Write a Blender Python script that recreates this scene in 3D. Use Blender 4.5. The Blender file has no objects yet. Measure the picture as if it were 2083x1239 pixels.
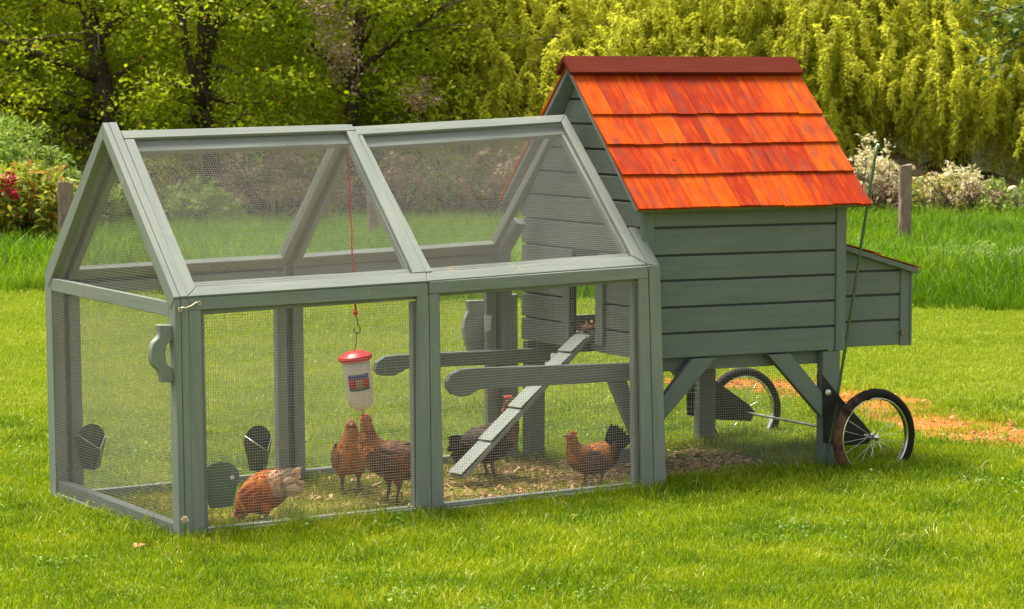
import bpy, bmesh, math, random
import numpy as np
from mathutils import Vector, Matrix

random.seed(7)
RNG = np.random.default_rng(11)
sc = bpy.context.scene
COL = sc.collection

# ------------------------------------------------------------------ camera
CAM = np.array([-5.5175, -11.5994, 2.1644])
YAW, PIT, ROL, FPX = .5597, .0873, -.0105, 5922.4756
_f = np.array([math.sin(YAW)*math.cos(PIT), math.cos(YAW)*math.cos(PIT), -math.sin(PIT)])
_r = np.array([math.cos(YAW), -math.sin(YAW), 0.])
_u = np.cross(_r, _f)
_R = _r*math.cos(ROL) + _u*math.sin(ROL)
_U = -_r*math.sin(ROL) + _u*math.cos(ROL)
cd = bpy.data.cameras.new('camera')
cam = bpy.data.objects.new('camera', cd)
COL.objects.link(cam)
m = Matrix(((_R[0], _U[0], -_f[0], CAM[0]), (_R[1], _U[1], -_f[1], CAM[1]), (_R[2], _U[2], -_f[2], CAM[2]), (0, 0, 0, 1)))
cam.matrix_world = m
cd.sensor_width = 36
cd.lens = FPX/2083*36
cd.clip_end = 600
cd.dof.use_dof = True
cd.dof.focus_distance = 13.6
cd.dof.aperture_fstop = 11
sc.camera = cam

# ------------------------------------------------------------------ light
SUN_EL, SUN_AZ = math.radians(68), -.15         # azimuth from +Y towards +X
w = bpy.data.worlds.new('World')
sc.world = w
w.use_nodes = True
nt = w.node_tree
sky = nt.nodes.new('ShaderNodeTexSky')
sky.sky_type = 'NISHITA'
sky.sun_disc = False
sky.sun_elevation = SUN_EL
sky.sun_rotation = SUN_AZ
sky.dust_density = 3.0
sky.ozone_density = 0.6
bg = nt.nodes['Background']
bg.inputs['Strength'].default_value = .125
hs = nt.nodes.new('ShaderNodeHueSaturation')       # thin bright cloud: a paler, warmer sky
hs.inputs['Saturation'].default_value = .30
nt.links.new(sky.outputs['Color'], hs.inputs['Color'])
wm = nt.nodes.new('ShaderNodeMix'); wm.data_type = 'RGBA'; wm.blend_type = 'MULTIPLY'
wm.inputs[0].default_value = 1.; wm.inputs[7].default_value = (1.0, 1.0, .94, 1)
nt.links.new(hs.outputs['Color'], wm.inputs[6])
nt.links.new(wm.outputs[2], bg.inputs['Color'])
sd = bpy.data.lights.new('sun', 'SUN')
sd.energy = 4.7
sd.angle = math.radians(26)
sd.color = (1, .93, .80)
so = bpy.data.objects.new('sun', sd)
COL.objects.link(so)
_d = Vector((math.sin(SUN_AZ)*math.cos(SUN_EL), math.cos(SUN_AZ)*math.cos(SUN_EL), math.sin(SUN_EL)))
so.rotation_euler = _d.to_track_quat('Z', 'Y').to_euler()
so.location = (0, 0, 30)
sc.view_settings.view_transform = 'Standard'
sc.view_settings.look = 'None'
sc.view_settings.exposure = 1.1
sc.view_settings.gamma = 1
sc.render.engine = 'CYCLES'
sc.cycles.max_bounces = 8
sc.cycles.use_denoising = True

# ------------------------------------------------------------------ pixel to point on a known plane
C0 = np.array([1041.5, 619.5])
def ray(px, py):
    return _R*((px-C0[0])/FPX) - _U*((py-C0[1])/FPX) + _f
def hit(px, py, n, p0):
    d = ray(px, py); n = np.asarray(n, float)
    return CAM + d*(n @ (np.asarray(p0, float)-CAM))/(n @ d)
def on_y(px, py, y=0.): return hit(px, py, (0, 1, 0), (0, y, 0))
def on_x(px, py, x=0.): return hit(px, py, (1, 0, 0), (x, 0, 0))
def on_g(px, py, z=0.): return hit(px, py, (0, 0, 1), (0, 0, z))
def az_point(px, dist, z=0.):
    d = ray(px, 619.5); d = np.array([d[0], d[1]]); d /= np.linalg.norm(d)
    return np.array([CAM[0]+d[0]*dist, CAM[1]+d[1]*dist, z])

# ------------------------------------------------------------------ object helpers
def tag(o, label=None, cat=None, group=None, kind=None):
    if label: o['label'] = label
    if cat: o['category'] = cat
    if group: o['group'] = group
    if kind: o['kind'] = kind
    return o
def empty(name, loc=(0, 0, 0), rot=(0, 0, 0)):
    o = bpy.data.objects.new(name, None)
    o.empty_display_size = .1
    COL.objects.link(o)
    o.location = loc; o.rotation_euler = rot
    return o
def link(name, me, mat=None, parent=None):
    o = bpy.data.objects.new(name, me)
    COL.objects.link(o)
    if mat: me.materials.append(mat)
    if parent: o.parent = parent
    return o

class MB:
    def __init__(s): s.v = []; s.f = []; s.uv = []
    def face(s, idx, uvs=None):
        s.f.append(tuple(idx)); s.uv.append(uvs or [(0, 0)]*len(idx))
    def prism(s, poly, nrm, t):
        """polygon extruded against its normal by t; grain runs along its longest edge"""
        P = [np.asarray(p, float) for p in poly]; nrm = np.asarray(nrm, float)
        n = len(P); b = len(s.v)
        e = [P[(i+1) % n]-P[i] for i in range(n)]
        L = max(e, key=lambda a: a @ a); L = L/np.linalg.norm(L)
        K = np.cross(nrm, L)
        Q = P + [p-nrm*t for p in P]
        s.v += [tuple(q) for q in Q]
        ou, ov = random.random()*20, random.random()*20
        U = [(float(q @ L)+ou, float(q @ K)+float(q @ nrm)+ov) for q in Q]
        def add(ix): s.face([b+i for i in ix], [U[i] for i in ix])
        add(range(n)); add([n+i for i in reversed(range(n))])
        for i in range(n):
            j = (i+1) % n; add([i, n+i, n+j, j])
    def box(s, lo, hi):
        (x0, y0, z0), (x1, y1, z1) = lo, hi
        s.prism([(x0, y0, z0), (x1, y0, z0), (x1, y0, z1), (x0, y0, z1)], (0, -1, 0), y1-y0)
    def tube(s, path, rad, seg=8, cap=True):
        P = [np.asarray(p, float) for p in path]; n = len(P)
        if not hasattr(rad, '__len__'): rad = [rad]*n
        b = len(s.v); up = None; acc = 0.
        for i in range(n):
            t = P[min(i+1, n-1)]-P[max(i-1, 0)]; t = t/(np.linalg.norm(t)+1e-9)
            if up is None:
                up = np.array([0, 0, 1.]) if abs(t[2]) < .9 else np.array([1., 0, 0])
            a = np.cross(t, up); a /= np.linalg.norm(a)+1e-9; c = np.cross(a, t); up = c
            for k in range(seg):
                th = 2*math.pi*k/seg
                s.v.append(tuple(P[i]+rad[i]*(a*math.cos(th)+c*math.sin(th))))
        for i in range(n-1):
            l = np.linalg.norm(P[i+1]-P[i])
            for k in range(seg):
                k2 = (k+1) % seg
                s.face([b+i*seg+k, b+i*seg+k2, b+(i+1)*seg+k2, b+(i+1)*seg+k],
                       [(acc, k/seg*.3), (acc, (k+1)/seg*.3), (acc+l, (k+1)/seg*.3), (acc+l, k/seg*.3)])
            acc += l
        if cap:
            s.face([b+k for k in reversed(range(seg))]); s.face([b+(n-1)*seg+k for k in range(seg)])
    def ring(s, c, ax, R, r, seg=40, sub=8, sq=1.):
        """torus of tube radius r (sq widens it along the axis)"""
        c = np.asarray(c, float); ax = np.asarray(ax, float); ax /= np.linalg.norm(ax)
        a = np.cross(ax, (0, 0, 1.)); a /= np.linalg.norm(a); d = np.cross(ax, a)
        b = len(s.v)
        for i in range(seg):
            t = 2*math.pi*i/seg; e = a*math.cos(t)+d*math.sin(t)
            for k in range(sub):
                p = 2*math.pi*k/sub
                s.v.append(tuple(c+e*(R+r*math.cos(p))+ax*(r*sq*math.sin(p))))
        for i in range(seg):
            j = (i+1) % seg
            for k in range(sub):
                l = (k+1) % sub
                s.face([b+i*sub+k, b+i*sub+l, b+j*sub+l, b+j*sub+k])
    def lathe(s, c, ax, prof, seg=24):
        c = np.asarray(c, float); ax = np.asarray(ax, float); ax /= np.linalg.norm(ax)
        a = np.cross(ax, (0, 1., 0)) if abs(ax[1]) < .9 else np.cross(ax, (1., 0, 0))
        a /= np.linalg.norm(a); d = np.cross(ax, a); b = len(s.v)
        for h, r in prof:
            for k in range(seg):
                t = 2*math.pi*k/seg
                s.v.append(tuple(c+ax*h+(a*math.cos(t)+d*math.sin(t))*r))
        for i in range(len(prof)-1):
            for k in range(seg):
                l = (k+1) % seg
                s.face([b+i*seg+k, b+i*seg+l, b+(i+1)*seg+l, b+(i+1)*seg+k])
        s.face([b+k for k in reversed(range(seg))]); s.face([b+(len(prof)-1)*seg+k for k in range(seg)])
    def build(s, name, mat, parent=None, smooth=False, bevel=0, recalc=True, rel=None):
        me = bpy.data.meshes.new(name)
        V = s.v
        if rel is not None: V = [tuple(np.asarray(p)-rel) for p in V]
        me.from_pydata(V, [], s.f)
        uv = me.uv_layers.new(name='UVMap')
        flat = [c for fu in s.uv for p in fu for c in p]
        uv.data.foreach_set('uv', flat)
        if recalc:
            bm = bmesh.new(); bm.from_mesh(me)
            bmesh.ops.recalc_face_normals(bm, faces=bm.faces)
            bm.to_mesh(me); bm.free()
        if smooth: me.polygons.foreach_set('use_smooth', [True]*len(me.polygons))
        o = link(name, me, mat, parent)
        if bevel:
            b = o.modifiers.new('bevel', 'BEVEL'); b.width = bevel; b.segments = 1; b.limit_method = 'ANGLE'
        return o

def clip(poly, a, b, c):
    """keep a*x+b*y<=c of a convex 2-D polygon"""
    out = []
    for i in range(len(poly)):
        p, q = poly[i], poly[(i+1) % len(poly)]
        dp, dq = a*p[0]+b*p[1]-c, a*q[0]+b*q[1]-c
        if dp <= 0: out.append(p)
        if dp*dq < 0:
            t = dp/(dp-dq); out.append((p[0]+t*(q[0]-p[0]), p[1]+t*(q[1]-p[1])))
    return out

def wires(mb, poly, U, V, pitch=.0127, wd=.0014, seed=0):
    """welded wire mesh over a convex 3-D polygon"""
    P = [np.asarray(p, float) for p in poly]; U = np.asarray(U, float); V = np.asarray(V, float)
    U /= np.linalg.norm(U); V = V-U*(V @ U); V /= np.linalg.norm(V); N = np.cross(U, V)
    o = P[0]; q = [((p-o) @ U, (p-o) @ V) for p in P]
    rg = random.Random(seed)
    for ax in (0, 1):
        lo = min(a[ax] for a in q); hi = max(a[ax] for a in q)
        c = lo+pitch*.5
        while c < hi:
            cc = c+rg.uniform(-.0006, .0006)
            pts = []
            for i in range(len(q)):
                a, b = q[i], q[(i+1) % len(q)]
                if (a[ax]-cc)*(b[ax]-cc) < 0:
                    t = (cc-a[ax])/(b[ax]-a[ax]); pts.append(a[1-ax]+t*(b[1-ax]-a[1-ax]))
            if len(pts) >= 2:
                s0, s1 = min(pts), max(pts)
                n = max(1, int((s1-s0)/.12)); b0 = len(mb.v)
                for i in range(n+1):
                    s = s0+(s1-s0)*i/n
                    bow = .0012*math.sin(s*7+c*9+seed)+.0008*math.sin(s*17-c*13)
                    x, y = (cc+bow, s) if ax == 0 else (s, cc+bow)
                    z = .003*math.sin(x*6+seed)*math.sin(y*7)+(wd if ax else 0)
                    p = o+U*x+V*y+N*z
                    S = U if ax == 0 else V
                    for k, (du, dn) in enumerate(((-1, 0), (0, 1), (1, 0), (0, -1))):
                        mb.v.append(tuple(p+S*du*wd/2+N*dn*wd/2))
                for i in range(n):
                    for k in range(4):
                        l = (k+1) % 4
                        mb.face([b0+i*4+k, b0+i*4+l, b0+i*4+4+l, b0+i*4+4+k])
            c += pitch

# ------------------------------------------------------------------ materials
def material(name):
    mt = bpy.data.materials.new(name); mt.use_nodes = True
    t = mt.node_tree; t.nodes.clear()
    out = t.nodes.new('ShaderNodeOutputMaterial')
    return mt, t, out
def node(t, typ, **kw):
    n = t.nodes.new(typ)
    for k, v in kw.items():
        if k.startswith('_'): setattr(n, k[1:], v)
        else:
            key = k.replace('__', ' ')
            i = n.inputs[int(key[1:])] if key[0] == 'i' and key[1:].isdigit() else n.inputs[key]
            if hasattr(v, 'links') and hasattr(v, 'is_linked'): t.links.new(v, i)
            else: i.default_value = v
    return n
def rgba(c): return (c[0], c[1], c[2], 1)
def noise(t, vec, scale, detail=4, rough=.55):
    return node(t, 'ShaderNodeTexNoise', Vector=vec, Scale=scale, Detail=detail, Roughness=rough).outputs['Fac']
def ramp(t, fac, stops, interp='LINEAR'):
    n = node(t, 'ShaderNodeValToRGB', Fac=fac)
    cr = n.color_ramp; cr.interpolation = interp
    while len(cr.elements) < len(stops): cr.elements.new(.5)
    for e, (p, c) in zip(cr.elements, stops):
        e.position = p; e.color = rgba(c) if hasattr(c, '__len__') else (c, c, c, 1)
    return n.outputs['Color']
def mix(t, fac, a, b, mode='MIX'):
    n = t.nodes.new('ShaderNodeMix'); n.data_type = 'RGBA'; n.blend_type = mode
    for i, v in ((0, fac), (6, a), (7, b)):
        if hasattr(v, 'is_linked'): t.links.new(v, n.inputs[i])
        elif i == 0: n.inputs[0].default_value = v
        else: n.inputs[i].default_value = rgba(v)
    return n.outputs[2]
def bsdf(t, out, color, rough=.6, metal=0, spec=.4, height=None, hs=.3, hd=.002):
    p = node(t, 'ShaderNodeBsdfPrincipled', Roughness=rough, Metallic=metal)
    p.inputs['Specular IOR Level'].default_value = spec
    if hasattr(color, 'is_linked'): t.links.new(color, p.inputs['Base Color'])
    else: p.inputs['Base Color'].default_value = rgba(color)
    if height is not None:
        b = node(t, 'ShaderNodeBump', Height=height, Strength=hs, Distance=hd)
        t.links.new(b.outputs['Normal'], p.inputs['Normal'])
    t.links.new(p.outputs[0], out.inputs[0])
    return p

def wood_mat(name, c_lo, c_mid, c_hi, wear=None, wear_at=.66, rough=.62, island=0., bump=.5, spec=.35):
    mt, t, out = material(name)
    uv = node(t, 'ShaderNodeTexCoord').outputs['UV']
    pos = node(t, 'ShaderNodeTexCoord').outputs['Object']
    mp = node(t, 'ShaderNodeMapping', Vector=uv, Scale=(2.2, 55, 1)).outputs[0]
    g = noise(t, mp, 1.6, 6, .65)
    mp2 = node(t, 'ShaderNodeMapping', Vector=uv, Scale=(.9, 6, 1)).outputs[0]
    g2 = noise(t, mp2, 2.5, 4, .6)
    fine = noise(t, pos, 190, 3, .7)
    s = node(t, 'ShaderNodeMath', _operation='MULTIPLY_ADD', i0=g, i1=.45, i2=0.)
    s2 = node(t, 'ShaderNodeMath', _operation='MULTIPLY_ADD', i0=g2, i1=.45, i2=s.outputs[0])
    s3 = node(t, 'ShaderNodeMath', _operation='MULTIPLY_ADD', i0=fine, i1=.22, i2=s2.outputs[0])
    fac = s3.outputs[0]
    if island:
        rnd = node(t, 'ShaderNodeNewGeometry').outputs['Random Per Island']
        k = node(t, 'ShaderNodeMath', _operation='MULTIPLY_ADD', i0=rnd, i1=island, i2=-island/2)
        fac = node(t, 'ShaderNodeMath', _operation='ADD', i0=fac, i1=k.outputs[0]).outputs[0]
    col = ramp(t, fac, [(.28, c_lo), (.55, c_mid), (.82, c_hi)])
    if wear:
        wn = noise(t, pos, 7, 6, .7)
        wf = ramp(t, wn, [(wear_at, 0), (wear_at+.08, .75)])
        col = mix(t, wf, col, wear)
    bsdf(t, out, col, rough, 0, spec, g, bump, .0015)
    return mt

M = {}
M['sage'] = wood_mat('sage_paint', (.148, .174, .158), (.214, .240, .214), (.302, .320, .276), wear=(.40, .31, .22), wear_at=.60)
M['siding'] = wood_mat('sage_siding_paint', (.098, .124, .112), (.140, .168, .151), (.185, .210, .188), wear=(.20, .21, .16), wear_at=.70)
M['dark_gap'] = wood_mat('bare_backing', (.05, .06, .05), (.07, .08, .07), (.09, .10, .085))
def shingle_mat():
    mt, t, out = material('cedar_shingle')
    uv = node(t, 'ShaderNodeTexCoord').outputs['UV']
    rnd = node(t, 'ShaderNodeNewGeometry').outputs['Random Per Island']
    mp = node(t, 'ShaderNodeMapping', Vector=uv, Scale=(2.0, 26, 1)).outputs[0]
    g = noise(t, mp, 1.6, 6, .65)
    mp2 = node(t, 'ShaderNodeMapping', Vector=uv, Scale=(5, 9, 1)).outputs[0]
    g2 = noise(t, mp2, 1.5, 4, .6)
    a = node(t, 'ShaderNodeMath', _operation='MULTIPLY_ADD', i0=g, i1=.55, i2=-.10).outputs[0]
    b = node(t, 'ShaderNodeMath', _operation='MULTIPLY_ADD', i0=g2, i1=.45, i2=a).outputs[0]
    c = node(t, 'ShaderNodeMath', _operation='MULTIPLY_ADD', i0=rnd, i1=.24, i2=b).outputs[0]
    col = ramp(t, c, [(.26, (.16, .017, .008)), (.44, (.33, .026, .003)), (.62, (.50, .070, .002)), (.85, (.62, .135, .003))])
    kn = node(t, 'ShaderNodeTexVoronoi', Vector=uv, Scale=4.).outputs['Distance']
    kf = ramp(t, kn, [(.028, .9), (.05, 0)])
    col = mix(t, kf, col, (.10, .03, .015))
    mp3 = node(t, 'ShaderNodeMapping', Vector=uv, Scale=(3.2, 9, 1)).outputs[0]
    sn = noise(t, mp3, 1.7, 3, .55)
    sf = ramp(t, sn, [(.50, 0), (.72, .80)])
    col = mix(t, sf, col, (.17, .045, .032))
    bsdf(t, out, col, .38, 0, .08, g, .5, .002)
    return mt
M['shingle'] = shingle_mat()
M['cap'] = wood_mat('ridge_cap_stain', (.075, .013, .007), (.11, .019, .010), (.15, .030, .015), rough=.6, spec=.04)
def simple(name, c, rough=.5, metal=0, spec=.4, var=.25, scale=30, bump=.2):
    mt, t, out = material(name)
    pos = node(t, 'ShaderNodeTexCoord').outputs['Object']
    n = noise(t, pos, scale, 5, .6)
    col = ramp(t, n, [(.3, tuple(x*(1-var) for x in c)), (.7, tuple(min(1, x*(1+var)) for x in c))])
    bsdf(t, out, col, rough, metal, spec, n, bump, .002)
    return mt
M['wire'] = simple('galvanised_wire', (.34, .32, .30), .5, .1, .4, .12)
M['black_steel'] = simple('black_steel', (.012, .012, .013), .45, 0, .4)
M['chrome'] = simple('chrome', (.75, .75, .74), .16, 1, .5, .06)
M['tyre'] = simple('tyre_rubber', (.022, .019, .017), .85, 0, .25, .3)
M['galv'] = simple('galvanised_bolt', (.55, .55, .50), .35, .8, .5, .1)
M['brass'] = simple('weathered_hook', (.62, .55, .42), .4, .4, .5, .1)
M['plastic'] = simple('grey_plastic', (.045, .055, .048), .28, 0, .5, .12, 12, .05)
M['green_plastic'] = simple('green_grey_plastic', (.10, .14, .105), .28, 0, .5, .12, 12, .05)
M['red_plastic'] = simple('red_plastic', (.72, .018, .03), .35, 0, .5, .08, 12, .05)
M['cord'] = simple('red_cord', (.60, .02, .02), .7, 0, .3, .3, 120, .5)
M['steel_hook'] = simple('steel_hook', (.12, .12, .11), .35, .8, .5, .1)
M['tag_white'] = simple('white_card', (.82, .80, .74), .6, 0, .3, .05)
M['stake'] = simple('green_stake', (.060, .115, .035), .4, 0, .4, .2, 60)
M['leaf_brown'] = simple('dry_leaf', (.55, .24, .10), .7, 0, .2, .3, 60)
M['stone'] = simple('pale_stone', (.66, .56, .34), .9, 0, .1, .40, 9, 1.)
M['skin_leg'] = simple('hen_leg_skin', (.10, .075, .06), .6, 0, .3, .2, 80)
M['comb'] = simple('hen_comb', (.60, .05, .03), .5, 0, .4, .2, 80)
M['beak'] = simple('hen_beak', (.22, .13, .06), .45, 0, .4, .1)
M['eye'] = simple('hen_eye', (.02, .012, .006), .1, 0, .6, .05)
M['straw_stem'] = simple('straw_stem', (.50, .45, .14), .7, 0, .2, .2, 60)
M['seedhead'] = simple('seedhead', (.70, .58, .44), .9, 0, .1, .1, 60)

def bottle_mat():
    mt, t, out = material('milky_bottle')
    a = node(t, 'ShaderNodeBsdfPrincipled', Roughness=.3)
    a.inputs['Base Color'].default_value = (.80, .74, .70, 1)
    b = node(t, 'ShaderNodeBsdfTranslucent', Color=(.85, .80, .76, 1))
    x = node(t, 'ShaderNodeMixShader', Fac=.4)
    t.links.new(a.outputs[0], x.inputs[1]); t.links.new(b.outputs[0], x.inputs[2])
    t.links.new(x.outputs[0], out.inputs[0])
    return mt
M['bottle'] = bottle_mat()
M['label_blue'] = simple('label_blue', (.05, .08, .17), .5, 0, .3, .1)
M['label_red'] = simple('label_red', (.45, .03, .03), .5, 0, .3, .25, 80)
M['label_tan'] = simple('label_tan', (.38, .22, .12), .5, 0, .3, .3, 90)

def mud_mat():
    mt, t, out = material('muddy_tyre')
    pos = node(t, 'ShaderNodeTexCoord').outputs['Object']
    n = noise(t, pos, 9, 6, .75); n2 = noise(t, pos, 90, 4, .7)
    sx = node(t, 'ShaderNodeSeparateXYZ', Vector=pos).outputs[0]
    g = node(t, 'ShaderNodeMath', _operation='MULTIPLY_ADD', i0=sx, i1=-1.3, i2=n).outputs[0]
    f = ramp(t, g, [(.50, 0), (.66, 1)])
    col = mix(t, f, (.020, .017, .015), mix(t, n2, (.11, .050, .026), (.24, .12, .07)))
    bsdf(t, out, col, .85, 0, .2, n2, .8, .006)
    return mt
M['mud'] = mud_mat()

def leaf_mat(name, stops, trans=.45, patch=.6, pscale=.9, tint=None):
    """leaves or blades: colour varies per leaf and in patches; light passes through"""
    mt, t, out = material(name)
    geo = node(t, 'ShaderNodeNewGeometry')
    rnd = geo.outputs['Random Per Island']; pos = geo.outputs['Position']
    n = noise(t, pos, pscale, 4, .6)
    a = node(t, 'ShaderNodeMath', _operation='MULTIPLY_ADD', i0=rnd, i1=.5, i2=-.25-patch*.5+.5).outputs[0]
    fac = node(t, 'ShaderNodeMath', _operation='MULTIPLY_ADD', i0=n, i1=patch, i2=a).outputs[0]
    col = ramp(t, fac, stops)
    if tint:
        wn = node(t, 'ShaderNodeTexWhiteNoise', Vector=rnd); wn.noise_dimensions = '1D'
        t.links.new(rnd, wn.inputs['W'])
        tf = ramp(t, wn.outputs['Value'], [(1-tint[1]-.01, 0), (1-tint[1], 1)])
        col = mix(t, tf, col, tint[0])
    d = node(t, 'ShaderNodeBsdfPrincipled', Roughness=.5)
    d.inputs['Specular IOR Level'].default_value = .25
    t.links.new(col, d.inputs['Base Color'])
    tr = node(t, 'ShaderNodeBsdfTranslucent')
    t.links.new(mix(t, 1., col, (1., 1., .7), 'MULTIPLY'), tr.inputs['Color'])
    x = node(t, 'ShaderNodeMixShader', Fac=trans)
    t.links.new(d.outputs[0], x.inputs[1]); t.links.new(tr.outputs[0], x.inputs[2])
    t.links.new(x.outputs[0], out.inputs[0])
    return mt
M['grass'] = leaf_mat('lawn_blade', [(.12, (.060, .135, .003)), (.40, (.185, .30, .004)), (.68, (.40, .46, .008)), (1., (.66, .60, .07))], .35, .95, 1.9)
M['grass_far'] = leaf_mat('lawn_blade_far', [(.15, (.20, .30, .010)), (.5, (.34, .43, .026)), (.8, (.47, .52, .055)), (1., (.58, .56, .10))], .35, .8, .8)
M['grass_pen'] = leaf_mat('trampled_blade', [(.2, (.11, .17, .006)), (.5, (.25, .28, .010)), (.8, (.40, .34, .03)), (1., (.50, .36, .08))], .3, .8, 2.)
M['grass_tall'] = leaf_mat('tall_blade', [(.1, (.04, .11, .004)), (.42, (.11, .24, .006)), (.72, (.25, .38, .012)), (1., (.48, .50, .10))], .45, .9, .55)
M['alder'] = leaf_mat('alder_leaf', [(.05, (.12, .18, .010)), (.4, (.31, .40, .014)), (.75, (.50, .57, .022)), (1., (.66, .64, .05))], .52, .8, .9, ((.34, .16, .06), .02))
M['dark_leaf'] = leaf_mat('woodland_leaf', [(.1, (.08, .12, .008)), (.5, (.19, .26, .010)), (.85, (.32, .38, .015)), (1., (.42, .44, .03))], .4, .8, .6)
M['willow'] = leaf_mat('willow_leaf', [(.05, (.36, .40, .03)), (.4, (.62, .64, .06)), (.75, (.76, .74, .11)), (1., (.82, .78, .20))], .6, .9, .8)
M['shrub'] = leaf_mat('shrub_leaf', [(.1, (.10, .15, .015)), (.45, (.25, .32, .03)), (.75, (.48, .46, .07)), (1., (.62, .50, .14))], .35, .8, 2.2, ((.50, .17, .04), .10))
M['shrub_green'] = leaf_mat('pale_shrub_leaf', [(.1, (.09, .16, .03)), (.5, (.22, .33, .05)), (1., (.42, .48, .12))], .4, .8, 2.2)
M['oak'] = leaf_mat('overhang_leaf', [(.1, (.03, .06, .012)), (.5, (.08, .13, .02)), (1., (.17, .22, .04))], .35, .7, 2.)
M['red_petal'] = simple('red_petal', (.50, .015, .05), .6, 0, .3, .25, 40)
M['white_petal'] = simple('white_petal', (.80, .78, .66), .7, 0, .2, .1, 40)
M['clover'] = leaf_mat('clover_leaf', [(.1, (.05, .13, .01)), (.5, (.13, .26, .02)), (1., (.30, .42, .08))], .3, .6, 3.)
M['brush'] = leaf_mat('dead_brush', [(.1, (.13, .085, .05)), (.5, (.28, .19, .12)), (1., (.44, .33, .20))], .2, .8, 2.)
M['blossom'] = leaf_mat('pale_blossom', [(.1, (.45, .42, .22)), (.5, (.68, .60, .38)), (1., (.80, .74, .55))], .35, .6, 3.)
M['chip'] = leaf_mat('wood_chip', [(.1, (.28, .13, .05)), (.5, (.52, .28, .12)), (1., (.74, .50, .28))], .1, .7, 4.)
M['red_chip'] = leaf_mat('red_shaving', [(.1, (.28, .085, .025)), (.5, (.50, .18, .05)), (1., (.66, .34, .14))], .1, .7, 6.)

def bark_mat(name, lo, hi):
    mt, t, out = material(name)
    pos = node(t, 'ShaderNodeTexCoord').outputs['Object']
    mp = node(t, 'ShaderNodeMapping', Vector=pos, Scale=(22, 22, 6)).outputs[0]
    n = noise(t, mp, 1.2, 6, .7)
    n2 = noise(t, pos, 2.5, 3, .6)
    col = ramp(t, n, [(.3, lo), (.7, hi)])
    col = mix(t, ramp(t, n2, [(.5, 0), (.7, .5)]), col, (.06, .075, .03))
    bsdf(t, out, col, .9, 0, .15, n, 1., .02)
    return mt
M['bark'] = bark_mat('alder_bark', (.045, .033, .024), (.17, .125, .09))
M['bark_pale'] = bark_mat('willow_twig', (.16, .10, .05), (.40, .29, .14))
M['post'] = bark_mat('weathered_post', (.17, .115, .09), (.44, .32, .26))

def ground_mat():
    mt, t, out = material('lawn_soil')
    pos = node(t, 'ShaderNodeNewGeometry').outputs['Position']
    n = noise(t, pos, 1.1, 5, .6); n2 = noise(t, pos, 45, 4, .7)
    col = ramp(t, n, [(.35, (.075, .11, .004)), (.65, (.14, .175, .010))])
    col = mix(t, ramp(t, n2, [(.35, 0), (.75, .7)]), col, (.17, .15, .025))
    bsdf(t, out, col, .95, 0, .1, n2, .6, .03)
    return mt
M['ground'] = ground_mat()
def dirt_mat(name, a, b, c):
    mt, t, out = material(name)
    pos = node(t, 'ShaderNodeNewGeometry').outputs['Position']
    n = noise(t, pos, 3.5, 6, .65); n2 = noise(t, pos, 60, 4, .7)
    col = ramp(t, n, [(.35, a), (.65, b)])
    col = mix(t, ramp(t, n2, [(.5, 0), (.75, .8)]), col, c)
    bsdf(t, out, col, .95, 0, .1, n2, .8, .02)
    return mt
M['dirt'] = dirt_mat('bare_orange_soil', (.27, .085, .015), (.42, .15, .03), (.54, .25, .07))
M['litter'] = dirt_mat('leaf_litter', (.09, .075, .03), (.20, .15, .07), (.32, .24, .13))
M['pen_soil'] = dirt_mat('pen_floor', (.17, .19, .015), (.28, .26, .035), (.42, .28, .11))
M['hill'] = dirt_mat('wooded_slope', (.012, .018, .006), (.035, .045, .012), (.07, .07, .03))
#PART2
# ------------------------------------------------------------------ setting: ground, slope behind
def sheet(name, xs, ys, zf, mat, kind='structure'):
    me = bpy.data.meshes.new(name); nx, ny = len(xs), len(ys)
    v = [(x, y, zf(x, y)) for y in ys for x in xs]
    f = [(j*nx+i, j*nx+i+1, (j+1)*nx+i+1, (j+1)*nx+i) for j in range(ny-1) for i in range(nx-1)]
    me.from_pydata(v, [], f); me.polygons.foreach_set('use_smooth', [True]*len(f))
    o = link(name, me, mat); o['kind'] = kind; return o
FW = np.array([math.sin(YAW), math.cos(YAW)]); RT = np.array([math.cos(YAW), -math.sin(YAW)])
def depth_of(x, y): return (x-CAM[0])*FW[0]+(y-CAM[1])*FW[1]
def gz(x, y):
    d = depth_of(x, y)
    h = .0
    if d > 41: h = min(16., .010*(d-41)**2 + .25*(d-41)) if d < 70 else 16.
    return h
sheet('ground', list(np.linspace(-150, 250, 3))+[], list(np.linspace(-150, 250, 3)), lambda x, y: 0., M['ground'])
# leaf-strewn floor of the wood and the slope that rises behind it (built along the wood's edge)
def far_sheet(name, d0, d1, nd, zoff, mat):
    me = bpy.data.meshes.new(name); v = []; f = []; ns = 40
    for i in range(nd+1):
        d = d0+(d1-d0)*i/nd
        for j in range(ns+1):
            s = -70+140*j/ns
            wob = (math.sin(s*1.7)*.5+math.sin(s*.63+1)*.6) if i == 0 else 0
            x, y = CAM[0]+FW[0]*(d+wob)+RT[0]*s, CAM[1]+FW[1]*(d+wob)+RT[1]*s
            v.append((x, y, gz(x, y)*(1 if i else 0)+zoff+(.5*math.sin(s*.4+d*.3) if d > 46 else 0)))
    for i in range(nd):
        for j in range(ns):
            a = i*(ns+1)+j; f.append((a, a+1, a+ns+2, a+ns+1))
    me.from_pydata(v, [], f); me.polygons.foreach_set('use_smooth', [True]*len(f))
    o = link(name, me, mat); o['kind'] = 'structure'; return o
far_sheet('woodland_floor', 34.5, 41, 6, .006, M['litter'])
far_sheet('hillside', 41, 100, 26, .004, M['hill'])

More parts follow.
